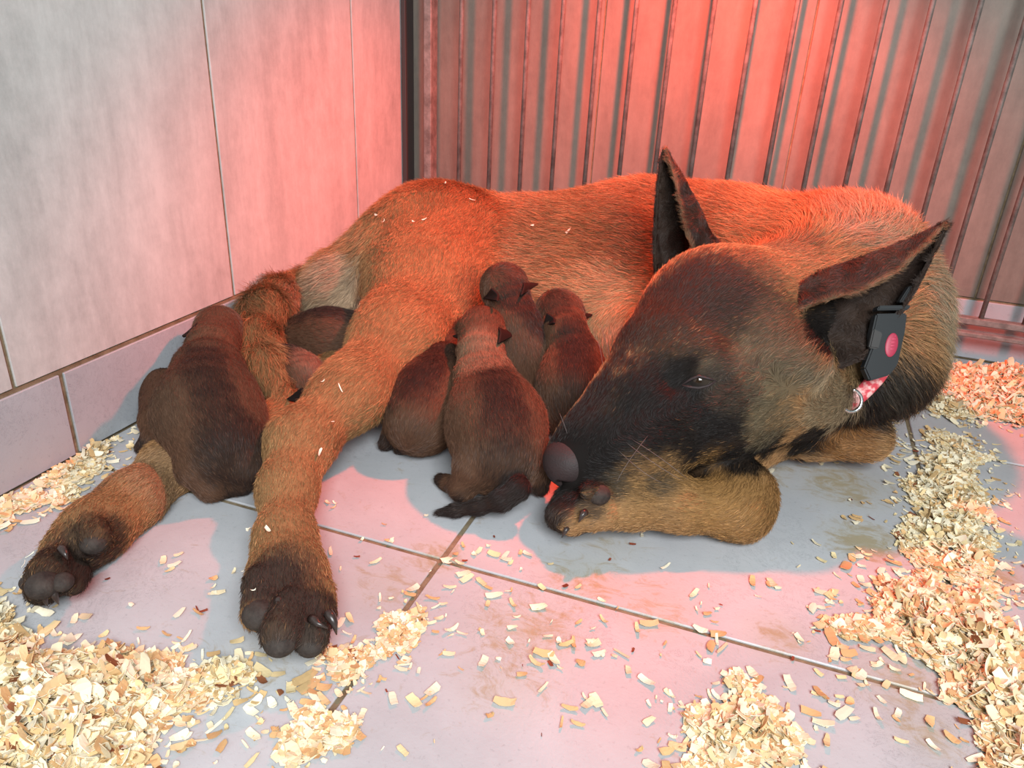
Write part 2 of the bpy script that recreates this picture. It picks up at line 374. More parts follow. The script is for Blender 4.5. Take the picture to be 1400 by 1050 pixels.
def sheet(name, rows, nu, nv, thick=0.0016):
    """a curved sheet through rows of 3-D points (Catmull-Rom both ways), given real thickness"""
    G = np.array(rows, float)
    def cr(Pp, n):
        m_ = len(Pp); t = np.linspace(0, m_-1-1e-6, n); i = t.astype(int); f = (t-i).reshape(-1, *([1]*(Pp.ndim-1)))
        p0, p1, p2, p3 = Pp[np.maximum(i-1, 0)], Pp[i], Pp[i+1], Pp[np.minimum(i+2, m_-1)]
        return 0.5*((2*p1) + (p2-p0)*f + (2*p0-5*p1+4*p2-p3)*f**2 + (3*p1-p0-3*p2+p3)*f**3)
    G = cr(G, nu); G = cr(np.swapaxes(G, 0, 1), nv); G = np.swapaxes(G, 0, 1)
    nrm = np.cross(np.gradient(G, axis=0), np.gradient(G, axis=1)); nrm /= np.linalg.norm(nrm, axis=-1, keepdims=True)+1e-9
    tt = thick*np.ones((nu, nv, 1))
    V = np.concatenate([(G+nrm*tt/2).reshape(-1, 3), (G-nrm*tt/2).reshape(-1, 3)]); F = []; o = nu*nv
    for i in range(nu-1):
        for j in range(nv-1):
            q = [i*nv+j, (i+1)*nv+j, (i+1)*nv+j+1, i*nv+j+1]; F += [q, [o+k for k in q[::-1]]]
    for i in range(nu-1):
        for j in (0, nv-1):
            q = [i*nv+j, (i+1)*nv+j, o+(i+1)*nv+j, o+i*nv+j]; F.append(q if j else q[::-1])
    for j in range(nv-1):
        for i in (0, nu-1):
            q = [i*nv+j, i*nv+j+1, o+i*nv+j+1, o+i*nv+j]; F.append(q[::-1] if i else q)
    return V, np.array(F), nrm.reshape(-1, 3)
def earfur(name, V, F, parent, colf, tipdir, length, density, seed):
    """short hair on an ear sheet, lying towards the tip"""
    r_ = np.random.default_rng(seed); T1 = np.concatenate([F[:, [0,1,2]], F[:, [0,2,3]]]); A, B, C = V[T1[:,0]], V[T1[:,1]], V[T1[:,2]]
    cr = np.cross(B-A, C-A); ar = np.linalg.norm(cr, axis=1)/2; n = int(ar.sum()*1e4*density); ti = r_.choice(len(T1), n, p=ar/ar.sum())
    a, b = r_.random(n), r_.random(n); s = a+b > 1; a[s] = 1-a[s]; b[s] = 1-b[s]
    P = A[ti] + (B[ti]-A[ti])*a[:, None] + (C[ti]-A[ti])*b[:, None]; Nn = cr[ti]/(2*ar[ti]+1e-12)[:, None]
    Fv = np.array(tipdir, float)[None] + vnoise3(P, 120, seed)*0.3; Tn = Fv - Nn*np.sum(Fv*Nn, 1, keepdims=True); Tn /= np.linalg.norm(Tn, axis=1, keepdims=True)+1e-6
    L = length*r_.uniform(0.6, 1.3, n); d = Tn + Nn*0.30 + r_.normal(0, 0.12, (n, 3)); d /= np.linalg.norm(d, axis=1, keepdims=True)
    Q = np.stack([P, P+d*L[:, None]*0.5, P+(d*0.5+Tn*0.5)*L[:, None]], 1); Ck = colf(P)*r_.uniform(0.7, 1.3, n)[:, None]
    cu = bpy.data.hair_curves.new(name); cu.add_curves([3]*n); cu.position_data.foreach_set('vector', Q.astype(np.float32).ravel())
    ra = cu.attributes.new('radius', 'FLOAT', 'POINT') if 'radius' not in cu.attributes else cu.attributes['radius']
    ra.data.foreach_set('value', np.tile(np.array([0.0001, 0.00009, 0.00002], np.float32), n))
    ca = cu.attributes.new('Col', 'FLOAT_COLOR', 'POINT'); ca.data.foreach_set('color', np.concatenate([np.repeat(Ck[:, None], 3, 1), np.ones((n, 3, 1))], -1).astype(np.float32).ravel())
    return tag(link(name, cu, M_HAIR, parent), kind='stuff')
def ellmesh(name, c, r, axes=None, seg=20, rng_=14):
    bm = bmesh.new(); bmesh.ops.create_uvsphere(bm, u_segments=seg, v_segments=rng_, radius=1)
    R_ = Matrix(axes).transposed() if axes is not None else Matrix.Identity(3)
    for v in bm.verts: v.co = R_ @ Vector((v.co.x*r[0], v.co.y*r[1], v.co.z*r[2])) + Vector(c)
    for f in bm.faces: f.smooth = True
    me = bpy.data.meshes.new(name); bm.to_mesh(me); bm.free(); return me
def frame(a, up=(0,0,1)):
    a = Vector(a).normalized(); s = Vector(up).cross(a).normalized(); u = a.cross(s); return [tuple(a), tuple(s), tuple(u)]

# ------------------------------------------------------------------ the mother
TAN = (0.39, 0.215, 0.095); BLK = (0.014, 0.011, 0.010); BRN = (0.085, 0.050, 0.034); CREAM = (0.50, 0.37, 0.24); PALE = (0.52, 0.33, 0.17)
B = 0.0105
prims = []
# trunk, rump to chest
torso = [(0.0633, -0.2752, 0.0532, 0.0533), (0.1363, -0.2139, 0.0804, 0.0761), (0.2622, -0.1816, 0.0824, 0.0752), (0.3773, -0.1815, 0.0975, 0.0914), (0.4767, -0.1905, 0.1048, 0.0856), (0.5577, -0.235, 0.124, 0.0739)]
prims += chain(torso[:2], k=0.05, flow=-1, hl=0.019) + chain(torso[1:], k=0.05, flow=-1, hl=0.013)
prims += chain([(0.1383, -0.2748, 0.0493, 0.0578), (0.2513, -0.2444, 0.0323, 0.0595), (0.353, -0.249, 0.0473, 0.0662), (0.4346, -0.2673, 0.0478, 0.0644)], k=0.05, flow=-1, hl=0.011)
# shoulder, neck and throat, bending round to the head
prims += chain([(0.56, -0.2377, 0.1288, 0.0734), (0.5784, -0.2521, 0.1341, 0.0728), (0.6057, -0.2818, 0.1134, 0.0543)], k=0.03, hl=0.019, fv=(-0.2, 0.45, -0.35))
prims += chain([(0.6057, -0.2818, 0.1134, 0.0543), (0.6128, -0.3142, 0.0896, 0.0438), (0.5866, -0.3555, 0.0829, 0.0384)], k=0.03, hl=0.018, fv=(0.4, -0.1, -1.0))
prims += chain([(0.5808, -0.288, 0.1183, 0.063), (0.535, -0.3227, 0.1147, 0.0635)], k=0.03, hl=0.013, flow=-1)
# skull, muzzle, jaw
prims += chain([(0.5267, -0.3351, 0.1119, 0.0667), (0.4835, -0.3758, 0.1134, 0.0694), (0.4571, -0.4285, 0.0952, 0.052)], k=0.018, flow=-1, hl=0.0050)
prims += chain([(0.4577, -0.432, 0.0948, 0.0506), (0.4362, -0.4749, 0.0741, 0.0385), (0.4135, -0.5052, 0.0563, 0.0272), (0.4001, -0.5202, 0.0469, 0.0204)], k=0.015, flow=-1, hl=0.004)
prims += chain([(0.4142, -0.5256, 0.045, 0.0119), (0.4499, -0.5065, 0.0593, 0.0228), (0.4973, -0.4568, 0.0804, 0.0348), (0.5515, -0.4067, 0.0858, 0.0387)], k=0.02, flow=-1, hl=0.0065)
prims += [Ell((0.5311, -0.4307, 0.1105), (0.033, 0.03, 0.03), np.eye(3), k=0.03, hl=0.010, fv=(0.4,0.5,0.3))]
# brow, eyelid dome, eye corner hollow
prims += [Prim((0.4807, -0.4626, 0.121, 0.0131), (0.4648, -0.464, 0.1197, 0.0099), k=0.014, flow=-1, hl=0.004)]
prims += [Prim((0.478, -0.4743, 0.1132, 0.0092), (0.486, -0.4665, 0.114, 0.0076), k=0.007, hl=0.002, fv=(0.4,0.4,0.1))]
prims += [Prim((0.4611, -0.4921, 0.1123, 0.0037), (0.4685, -0.4885, 0.1193, 0.0032), k=0.012, sub=True)]
prims += [Prim((0.4148, -0.3901, 0.1083, 0.0101), k=0.01, hl=0.004, fv=(0.4,0.5,0.1))]
# upper hind leg: thigh, shank, hock, paw
prims += chain([(0.1586, -0.2416, 0.1034, 0.076), (0.1783, -0.314, 0.084, 0.0553), (0.1956, -0.4094, 0.067, 0.0373), (0.1994, -0.5025, 0.0518, 0.0235), (0.195, -0.5721, 0.0386, 0.0227)], k=0.035, flow=1, hl=0.0080)
prims += chain([(0.1954, -0.5727, 0.037, 0.0227), (0.2156, -0.619, 0.028, 0.0174), (0.245, -0.6641, 0.0221, 0.0165), (0.2646, -0.6908, 0.018, 0.0197)], k=0.02, flow=1, hl=0.0050)
prims += [Prim((0.2678, -0.6932, 0.018, 0.0219), (0.2909, -0.7137, 0.0193, 0.0182), k=0.02, hl=0.006)]
TOES1 = [((0.2631, -0.712, 0.0306, 0.0105), (0.275, -0.7301, 0.0255, 0.0109)), ((0.291, -0.7228, 0.0294, 0.0109), (0.2986, -0.7432, 0.0299, 0.0112)), ((0.3009, -0.7148, 0.022, 0.0094), (0.3097, -0.732, 0.0212, 0.0099)), ((0.2955, -0.6988, 0.0229, 0.0084), (0.3066, -0.7133, 0.0189, 0.0064))]
prims += [Prim(a, b, k=0.004, flow=1, hl=0.0045) for a, b in TOES1]
# lower hind leg
prims += chain([(0.0914, -0.2754, 0.033, 0.0423), (0.1339, -0.4359, 0.0198, 0.0198), (0.141, -0.5274, 0.0176, 0.0176), (0.1264, -0.5796, 0.0195, 0.0195), (0.0998, -0.6084, 0.0115, 0.0202), (0.113, -0.6619, 0.0166, 0.0179), (0.12, -0.7004, 0.0184, 0.0177), (0.1241, -0.7246, 0.0184, 0.0169)], k=0.02, flow=1, hl=0.0060)
TOES2 = [((0.1239, -0.7075, 0.03, 0.0115), (0.1442, -0.7207, 0.0315, 0.0102)), ((0.1309, -0.7382, 0.0215, 0.0128), (0.1401, -0.7524, 0.0264, 0.0123)), ((0.1373, -0.7485, 0.0198, 0.0107), (0.141, -0.7588, 0.02, 0.0096)), ((0.1452, -0.7386, 0.0179, 0.0082), (0.1522, -0.7475, 0.0184, 0.0067))]
prims += [Prim(a, b, k=0.004, flow=1, hl=0.0045) for a, b in TOES2]
# tail
prims += chain([(0.0055, -0.2386, 0.0496, 0.0214), (-0.0095, -0.2812, 0.0562, 0.0163), (0.0131, -0.3456, 0.0632, 0.0159), (0.036, -0.3967, 0.066, 0.0187), (0.0582, -0.4418, 0.056, 0.0163), (0.0946, -0.4786, 0.048, 0.0134), (0.1373, -0.5073, 0.036, 0.0051)], k=0.015, flow=1, hl=0.021)
# near foreleg folded under the chin
prims += chain([(0.5634, -0.3612, 0.0513, 0.0304), (0.5111, -0.4297, 0.0308, 0.0216), (0.5011, -0.4688, 0.0291, 0.0194)], k=0.015, flow=1, hl=0.007)
prims += chain([(0.5011, -0.4688, 0.0291, 0.0194), (0.5236, -0.4857, 0.0263, 0.0243), (0.5231, -0.499, 0.0232, 0.0228), (0.4836, -0.5208, 0.0276, 0.0171), (0.4488, -0.5366, 0.029, 0.0159), (0.4269, -0.5469, 0.028, 0.0148)], k=0.012, flow=1, hl=0.0058)
TOES3 = [((0.4293, -0.5495, 0.0377, 0.0115), (0.4241, -0.5568, 0.0455, 0.0077)), ((0.4211, -0.5554, 0.0266, 0.0141), (0.4142, -0.5647, 0.0243, 0.0119)), ((0.409, -0.5471, 0.0258, 0.0144), (0.4058, -0.5574, 0.0211, 0.0127)), ((0.4371, -0.5551, 0.0279, 0.0104), (0.4296, -0.5626, 0.0249, 0.0067))]
prims += [Prim(a, b, k=0.004, flow=1, hl=0.0045) for a, b in TOES3]
# far foreleg: elbow and forearm beside the chest
prims += chain([(0.5313, -0.3767, 0.03, 0.0153), (0.5738, -0.3659, 0.0294, 0.0172), (0.6178, -0.3572, 0.0332, 0.0201)], k=0.015, flow=1, hl=0.007)
prims += chain([(0.3874, -0.3011, 0.0594, 0.0365), (0.4022, -0.341, 0.0386, 0.0238)], k=0.02, flow=1, hl=0.007)
V, F = polygonize(prims, 0.0026)
print('MUM verts', len(V))
blobs = [
 ((0.436, -0.4291, 0.1448), 0.05, (0.045,0.028,0.020), 0.85), ((0.4262, -0.4481, 0.1126), 0.022, (0.04,0.024,0.018), 0.8), ((0.3973, -0.2317, 0.1717), 0.10, (0.22,0.095,0.035), 0.6), ((0.3705, -0.2724, 0.1546), 0.05, (0.14,0.06,0.025), 0.6), ((0.1661, -0.2203, 0.1661), 0.07, (0.20,0.09,0.035), 0.5),
 ((0.07, -0.323, 0.0697), 0.058, CREAM, 0.95), ((0.1054, -0.3526, 0.0556), 0.035, CREAM, 0.9), ((0.1285, -0.3391, 0.0673), 0.02, BRN, 0.5),
 ((0.35, -0.3119, 0.0874), 0.07, PALE, 0.7), ((0.2887, -0.2669, 0.1037), 0.05, PALE, 0.5), ((0.2305, -0.3256, 0.0954), 0.035, BRN, 0.35), ((0.3941, -0.3383, 0.0739), 0.03, CREAM, 0.5),
 ((0.5221, -0.3271, 0.1988), 0.035, (0.13,0.09,0.05), 0.7), ((0.5866, -0.2795, 0.2037), 0.055, (0.38,0.28,0.18), 0.8), ((0.6502, -0.2799, 0.134), 0.075, (0.30,0.24,0.155), 0.85), ((0.6492, -0.3073, 0.1022), 0.04, (0.30,0.22,0.13), 0.7),
 ((0.6147, -0.3901, 0.0756), 0.045, BLK, 0.97), ((0.5871, -0.4123, 0.0732), 0.035, BLK, 0.97), ((0.6452, -0.3572, 0.074), 0.040, BLK, 0.9), ((0.6296, -0.3742, 0.0978), 0.03, (0.05,0.04,0.03), 0.7), ((0.564, -0.3963, 0.0505), 0.035, BLK, 0.97),
 # head
 ((0.4731, -0.4432, 0.1376), 0.100, (0.042,0.026,0.019), 0.92), ((0.5064, -0.3906, 0.1748), 0.030, (0.20,0.12,0.065), 0.7), ((0.5447, -0.3662, 0.1741), 0.045, (0.34,0.19,0.09), 0.9),
 ((0.4555, -0.4246, 0.1645), 0.035, (0.045,0.024,0.018), 0.8), ((0.4394, -0.443, 0.1377), 0.03, (0.05,0.028,0.018), 0.7), ((0.4886, -0.4201, 0.1624), 0.03, (0.05,0.03,0.02), 0.6),
 ((0.5248, -0.4611, 0.1241), 0.036, (0.19,0.145,0.085), 0.75), ((0.5242, -0.4321, 0.1485), 0.03, (0.10,0.065,0.04), 0.7), ((0.5562, -0.4255, 0.0916), 0.035, (0.25,0.185,0.11), 0.9), ((0.586, -0.4101, 0.0784), 0.03, (0.28,0.20,0.12), 0.9), ((0.5205, -0.4912, 0.1011), 0.024, (0.14,0.11,0.07), 0.7), ((0.5351, -0.467, 0.0687), 0.020, BLK, 0.95), ((0.568, -0.4368, 0.06), 0.020, BLK, 0.95), ((0.5613, -0.3986, 0.1195), 0.026, BLK, 0.9), ((0.55, -0.4064, 0.1355), 0.016, BLK, 0.8), ((0.5742, -0.3867, 0.1111), 0.03, (0.36,0.24,0.12), 0.8),
 ((0.4759, -0.4777, 0.1123), 0.022, BLK, 0.9), ((0.4853, -0.481, 0.1231), 0.0095, (0.13,0.095,0.06), 0.9), ((0.4954, -0.4838, 0.11), 0.018, BLK, 0.75),
 ((0.4352, -0.501, 0.0809), 0.056, BLK, 0.95), ((0.4106, -0.5267, 0.0572), 0.045, BLK, 1.0), ((0.4699, -0.5166, 0.0842), 0.056, BLK, 0.97), ((0.4975, -0.5057, 0.1112), 0.03, BLK, 0.75), ((0.4548, -0.4963, 0.1128), 0.03, BLK, 0.7), ((0.4995, -0.4894, 0.0716), 0.035, BLK, 0.95), ((0.525, -0.4613, 0.0636), 0.022, BLK, 0.9), ((0.5094, -0.5071, 0.1002), 0.02, BLK, 0.5),
 ((0.4161, -0.4154, 0.1151), 0.016, BLK, 0.9),
 # legs and paws
 ((0.276, -0.704, 0.026), 0.033, (0.09,0.05,0.035), 0.75), ((0.2691, -0.715, 0.0321), 0.022, (0.05,0.032,0.027), 0.85), ((0.2981, -0.7324, 0.0237), 0.032, (0.06,0.042,0.035), 0.85), ((0.3074, -0.717, 0.025), 0.02, (0.03,0.022,0.02), 0.8),
 ((0.1303, -0.7213, 0.0209), 0.038, (0.055,0.036,0.027), 0.85), ((0.1405, -0.7516, 0.0232), 0.042, (0.04,0.027,0.022), 0.9), ((0.1133, -0.6813, 0.0194), 0.020, (0.12,0.075,0.05), 0.5), ((0.1123, -0.6465, 0.0199), 0.04, (0.40,0.25,0.14), 0.7), ((0.1106, -0.6044, 0.012), 0.02, (0.20,0.12,0.06), 0.4),
 ((0.0264, -0.4067, 0.0477), 0.05, (0.19,0.125,0.06), 0.85), ((0.0905, -0.4532, 0.0025), 0.02, BRN, 0.6), ((0.201, -0.5611, 0.0377), 0.02, (0.22,0.11,0.05), 0.5), ((0.1666, -0.5444, 0.0485), 0.02, BRN, 0.5),
 ((0.4019, -0.5614, 0.0156), 0.024, (0.045,0.03,0.022), 0.95), ((0.4242, -0.5522, 0.0429), 0.018, (0.05,0.03,0.025), 0.85), ((0.453, -0.5408, 0.0463), 0.018, (0.10,0.07,0.04), 0.6), ((0.4898, -0.5061, 0.044), 0.018, BLK, 0.85), ((0.4978, -0.5227, 0.0401), 0.03, (0.45,0.24,0.08), 0.5),
 ((0.4804, -0.5381, 0.0324), 0.012, (0.2,0.12,0.06), 0.4), ((0.6022, -0.3797, 0.0338), 0.03, (0.30,0.13,0.04), 0.6), ((0.4191, -0.5631, 0.0121), 0.014, (0.03,0.02,0.018), 0.9)]
blobs += [((0.5343, -0.4406, 0.1239), 0.040, (0.12,0.088,0.052), 0.75), ((0.4784, -0.4289, 0.1634), 0.035, (0.045,0.026,0.02), 0.8), ((0.4523, -0.5426, 0.055), 0.020, (0.04,0.03,0.022), 0.9), ((0.4732, -0.5293, 0.0558), 0.020, (0.05,0.036,0.025), 0.85), ((0.4455, -0.5371, 0.0592), 0.02, BLK, 0.9), ((0.4267, -0.56, 0.0372), 0.014, (0.06,0.04,0.028), 0.8), ((0.5605, -0.3787, 0.1373), 0.030, BLK, 0.95), ((0.5658, -0.3641, 0.1398), 0.022, BLK, 0.95), ((0.5184, -0.513, 0.0336), 0.045, (0.33,0.175,0.06), 0.8), ((0.4697, -0.5398, 0.0366), 0.045, (0.36,0.20,0.08), 0.7), ((0.5437, -0.4947, 0.0295), 0.03, (0.30,0.155,0.055), 0.8), ((0.2985, -0.7401, 0.0315), 0.034, (0.06,0.042,0.034), 0.9), ((0.263, -0.7172, 0.0318), 0.022, (0.06,0.042,0.034), 0.8), ((0.413, -0.5646, 0.0252), 0.020, (0.045,0.03,0.024), 0.95),
 ((0.2918, -0.2384, 0.1602), 0.09, (0.30,0.14,0.06), 0.5), ((0.1975, -0.2516, 0.1514), 0.06, (0.30,0.14,0.06), 0.5)]
blobs += [((0.4157, -0.4925, 0.0882), 0.022, (0.025,0.016,0.014), 0.9), ((0.4047, -0.5098, 0.0722), 0.022, (0.022,0.015,0.013), 0.95), ((0.4215, -0.4733, 0.0998), 0.016, (0.03,0.02,0.016), 0.8), ((0.5587, -0.4044, 0.1454), 0.022, BLK, 0.9), ((0.5546, -0.4209, 0.1264), 0.024, BLK, 0.95), ((0.5109, -0.4749, 0.0576), 0.022, BLK, 0.95), ((0.4924, -0.4786, 0.0389), 0.018, BLK, 0.8), ((0.5427, -0.4387, 0.0498), 0.02, BLK, 0.95), ((0.4381, -0.5426, 0.0409), 0.016, (0.06,0.045,0.03), 0.7), ((0.469, -0.529, 0.0473), 0.014, (0.08,0.06,0.04), 0.6), ((0.0456, -0.3694, 0.0631), 0.03, (0.16,0.08,0.04), 0.6), ((0.0923, -0.464, 0.0268), 0.025, (0.12,0.08,0.045), 0.6)]
nose_p, nose_n = settle(prims, (0.3968, -0.5549, 0.0567), 0.0)
blobs += [(tuple(nose_p), 0.038, BLK, 1.0), ((0.5323, -0.4714, 0.0856), 0.028, (0.13,0.10,0.06), 0.75), ((0.5019, -0.4791, 0.1152), 0.03, (0.07,0.05,0.035), 0.6)]
root = rootat('mother_dog', (0.35, -0.30, 0.0), 'large tan shepherd dog with black face lying on her side nursing puppies', 'dog')
root.matrix_world = Matrix.Translation((0.35, -0.30, 0.0))
def sub(o, parent=None):
    o.parent = parent or root
    if parent is None: o.matrix_parent_inverse = Matrix.Translation(-Vector(root.location))
    return o
blobs = [((tuple(settle(prims, c)[0])), r, k_, s) for c, r, k_, s in blobs]
body = sub(link('body', mesh_np('body', V, F, True, paint(V, TAN, blobs)), M_SKIN))
tag(body)
eye_p = (0.4788, -0.482, 0.1111)
bald = [(tuple(nose_p), 0.0175), (tuple(settle(prims, eye_p, 0)[0]), 0.0062)]
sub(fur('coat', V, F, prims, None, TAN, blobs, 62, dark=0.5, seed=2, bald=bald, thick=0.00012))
# nose pad
nf = frame(Vector((0.4001, -0.5202, 0.0469)) - Vector((0.4577, -0.432, 0.0948)))
ns = []
nc = np.array((0.4002, -0.525, 0.0488)) + np.array([float(v) for v in (Vector((0.4001, -0.5202, 0.0469)) - Vector((0.4577, -0.432, 0.0948))).normalized()])*0.0035; fx, fs, fu = [np.array(v) for v in nf]
nprims = [Ell(nc - fx*0.009, (0.0175, 0.0185, 0.0165), nf, k=0.008), Ell(nc, (0.0185, 0.0200, 0.0178), nf, k=0.006), Ell(nc - fu*0.010 + fx*0.003, (0.011, 0.013, 0.010), nf, k=0.006),
          Prim((*(nc + fx*0.0160 - fs*0.009 - fu*0.004), 0.0034), (*(nc + fx*0.010 - fs*0.018 - fu*0.006), 0.0022), k=0.003, sub=True),
          Prim((*(nc + fx*0.0160 + fs*0.009 - fu*0.004), 0.0034), (*(nc + fx*0.010 + fs*0.018 - fu*0.006), 0.0022), k=0.003, sub=True),
          Prim((*(nc + fx*0.0188 - fu*0.003), 0.0009), (*(nc + fx*0.014 - fu*0.020), 0.0009), k=0.002, sub=True)]
nV, nF = polygonize(nprims, 0.0009); noseo = sub(link('nose', mesh_np('nose', nV, nF), M_NOSE)); tag(noseo, 'black leathery nose pad')
# eye: the glossy ball shows between the lids
ep, en = settle(prims, eye_p, -0.0062)
sub(link('eye', ellmesh('eye', ep, (0.0085, 0.0085, 0.0085)), M_EYE))
for nm, pts in (('upper_eyelid', ((0.4682, -0.4892, 0.1108), (0.4727, -0.4879, 0.1152), (0.479, -0.4861, 0.1169), (0.4851, -0.4826, 0.115), (0.4906, -0.4791, 0.1111))), ('lower_eyelid', ((0.4683, -0.4894, 0.1103), (0.4743, -0.4901, 0.1095), (0.4811, -0.4891, 0.1093), (0.4867, -0.4846, 0.1097), (0.4912, -0.4791, 0.1107)))):
    sub(link(nm, tube(nm, [settle(prims, p_, 0.0004)[0] for p_ in pts], [0.0006, 0.0011, 0.0012, 0.0011, 0.0006], 8), M_NOSE))
# ears: each a rolled sheet, back panel, fold and inner cup
def ear(rows, tipdir, seed, lab):
    Vv, Ff, nr = sheet('ear', rows, 30, 30, 0.0022)
    def cf(P):
        c = np.tile(np.array([0.035, 0.022, 0.017]), (len(P), 1)); w_ = np.clip(vnoise(P, 60, 8)*1.6-0.5, 0, 1)[:, None]
        c = c*(1-w_*0.5) + np.array([0.075, 0.045, 0.03])*w_*0.5
        dd = np.min([np.linalg.norm(P - np.array(q), axis=1) for q in rimpts(rows)], 0); e = np.clip(1-dd/0.0035, 0, 1)[:, None]
        return c*(1-e*0.8) + np.array([0.30, 0.17, 0.09])*e*0.8
    o = sub(link('ear', mesh_np('ear', Vv, Ff, True, cf(Vv)), M_SKIN)); tag(o, lab)
    earfur('ear_hair', Vv, Ff, o, cf, tipdir, 0.0045, 120, seed)
    return o
def rimpts(rows):
    out = []
    for i in range(len(rows)-1):
        a, b = np.array(rows[i][0]), np.array(rows[i+1][0])
        for t in np.linspace(0, 1, 14): out.append(a + (b-a)*t)
    return out
# right of the picture: rim(near), top edge, back, lower edge
ear([[(0.5369, -0.4094, 0.1505), (0.5369, -0.3851, 0.1647), (0.5568, -0.3754, 0.1418), (0.5605, -0.4113, 0.1178), (0.5444, -0.4359, 0.1121)],
     [(0.5601, -0.4056, 0.1636), (0.5507, -0.3813, 0.1771), (0.5759, -0.3713, 0.156), (0.585, -0.3973, 0.1295), (0.5764, -0.4227, 0.1167)],
     [(0.583, -0.3948, 0.1722), (0.5814, -0.3666, 0.1907), (0.602, -0.3523, 0.1698), (0.607, -0.375, 0.1409), (0.5992, -0.3971, 0.132)],
     [(0.604, -0.3817, 0.1867), (0.6043, -0.3589, 0.2024), (0.6169, -0.3484, 0.1889), (0.6208, -0.361, 0.172), (0.616, -0.3785, 0.1633)],
     [(0.6201, -0.3673, 0.2052), (0.6204, -0.3564, 0.213), (0.6257, -0.3494, 0.2094), (0.6291, -0.3527, 0.2025), (0.6261, -0.363, 0.1954)],
     [(0.6314, -0.355, 0.2202), (0.6319, -0.3533, 0.221), (0.6331, -0.3518, 0.2209), (0.6334, -0.3524, 0.2194), (0.6324, -0.3543, 0.2185)]], np.array((0.6314, -0.355, 0.2202)) - np.array((0.5468, -0.3837, 0.1366)), 5, 'dark brown ear pointing right with its dark inner side showing')
# left of the picture: rim(near), right edge, back, left edge
ear([[(0.4502, -0.3487, 0.1689), (0.4684, -0.3273, 0.1762), (0.4464, -0.2972, 0.1699), (0.4212, -0.3287, 0.1466), (0.4206, -0.3484, 0.1422)],
     [(0.4429, -0.3505, 0.1824), (0.4578, -0.3317, 0.1867), (0.4356, -0.3058, 0.1838), (0.4158, -0.3256, 0.1688), (0.4152, -0.3438, 0.1629)],
     [(0.4332, -0.3434, 0.2036), (0.4451, -0.327, 0.2052), (0.4264, -0.3057, 0.2025), (0.4099, -0.32, 0.1966), (0.4108, -0.3332, 0.1927)],
     [(0.4229, -0.3313, 0.2241), (0.4297, -0.3228, 0.2248), (0.4171, -0.3051, 0.2221), (0.4072, -0.3115, 0.2208), (0.4069, -0.3209, 0.2208)],
     [(0.4131, -0.3204, 0.2414), (0.4149, -0.3162, 0.2417), (0.41, -0.3045, 0.2404), (0.4059, -0.3071, 0.2403), (0.4054, -0.312, 0.2402)],
     [(0.407, -0.3093, 0.2494), (0.4076, -0.3091, 0.2494), (0.4065, -0.307, 0.2497), (0.4055, -0.3077, 0.2491), (0.4056, -0.3079, 0.2485)]], np.array((0.4065, -0.3098, 0.2488)) - np.array((0.4437, -0.3458, 0.1673)), 6, 'dark brown ear pointing straight up')
# pads and claws
def pad(c4, lab=None, sq=(1,1,0.8)):
    p = ellmesh('paw_pad', c4[:3], (c4[3]*sq[0], c4[3]*sq[1], c4[3]*sq[2])); o = sub(link('paw_pad', p, M_PAD)); return o
for c4 in ((0.2781, -0.7344, 0.0289, 0.01), (0.3012, -0.7477, 0.0285, 0.0091), (0.312, -0.7363, 0.0204, 0.0077), (0.2585, -0.7159, 0.0282, 0.0065), (0.1479, -0.7627, 0.0285, 0.0094), (0.156, -0.7564, 0.0286, 0.0065), (0.1468, -0.7241, 0.0323, 0.0083), (0.1269, -0.756, 0.0188, 0.0058), (0.4293, -0.5558, 0.0439, 0.0087)): pad(c4)
def claw(a, b, c, r=0.0026):
    o = sub(link('claw', tube('claw', [a, ((np.array(a)+np.array(b))/2 + (0,0,0.0008)), b, c], [r, r*0.95, r*0.7, r*0.12], 10), M_CLAW)); return o
claw((0.2863, -0.7277, 0.037), (0.2904, -0.7307, 0.0375), (0.2929, -0.7317, 0.0361)); claw((0.3092, -0.7299, 0.033), (0.3159, -0.7329, 0.0342), (0.3213, -0.732, 0.0322)); claw((0.3151, -0.7222, 0.0329), (0.321, -0.7251, 0.03), (0.3229, -0.7264, 0.0234), 0.003)
claw((0.1415, -0.7416, 0.0382), (0.1481, -0.7449, 0.0388), (0.1508, -0.7463, 0.0363)); claw((0.1533, -0.7614, 0.025), (0.1557, -0.7624, 0.0212), (0.1564, -0.7621, 0.0167)); claw((0.1488, -0.7638, 0.0232), (0.1504, -0.7651, 0.0193), (0.1506, -0.7648, 0.0153), 0.002)
claw((0.4246, -0.572, 0.0379), (0.4233, -0.5764, 0.0368), (0.422, -0.5778, 0.0325)); claw((0.4143, -0.5762, 0.0244), (0.4134, -0.5797, 0.0227), (0.4117, -0.5801, 0.0182), 0.002)
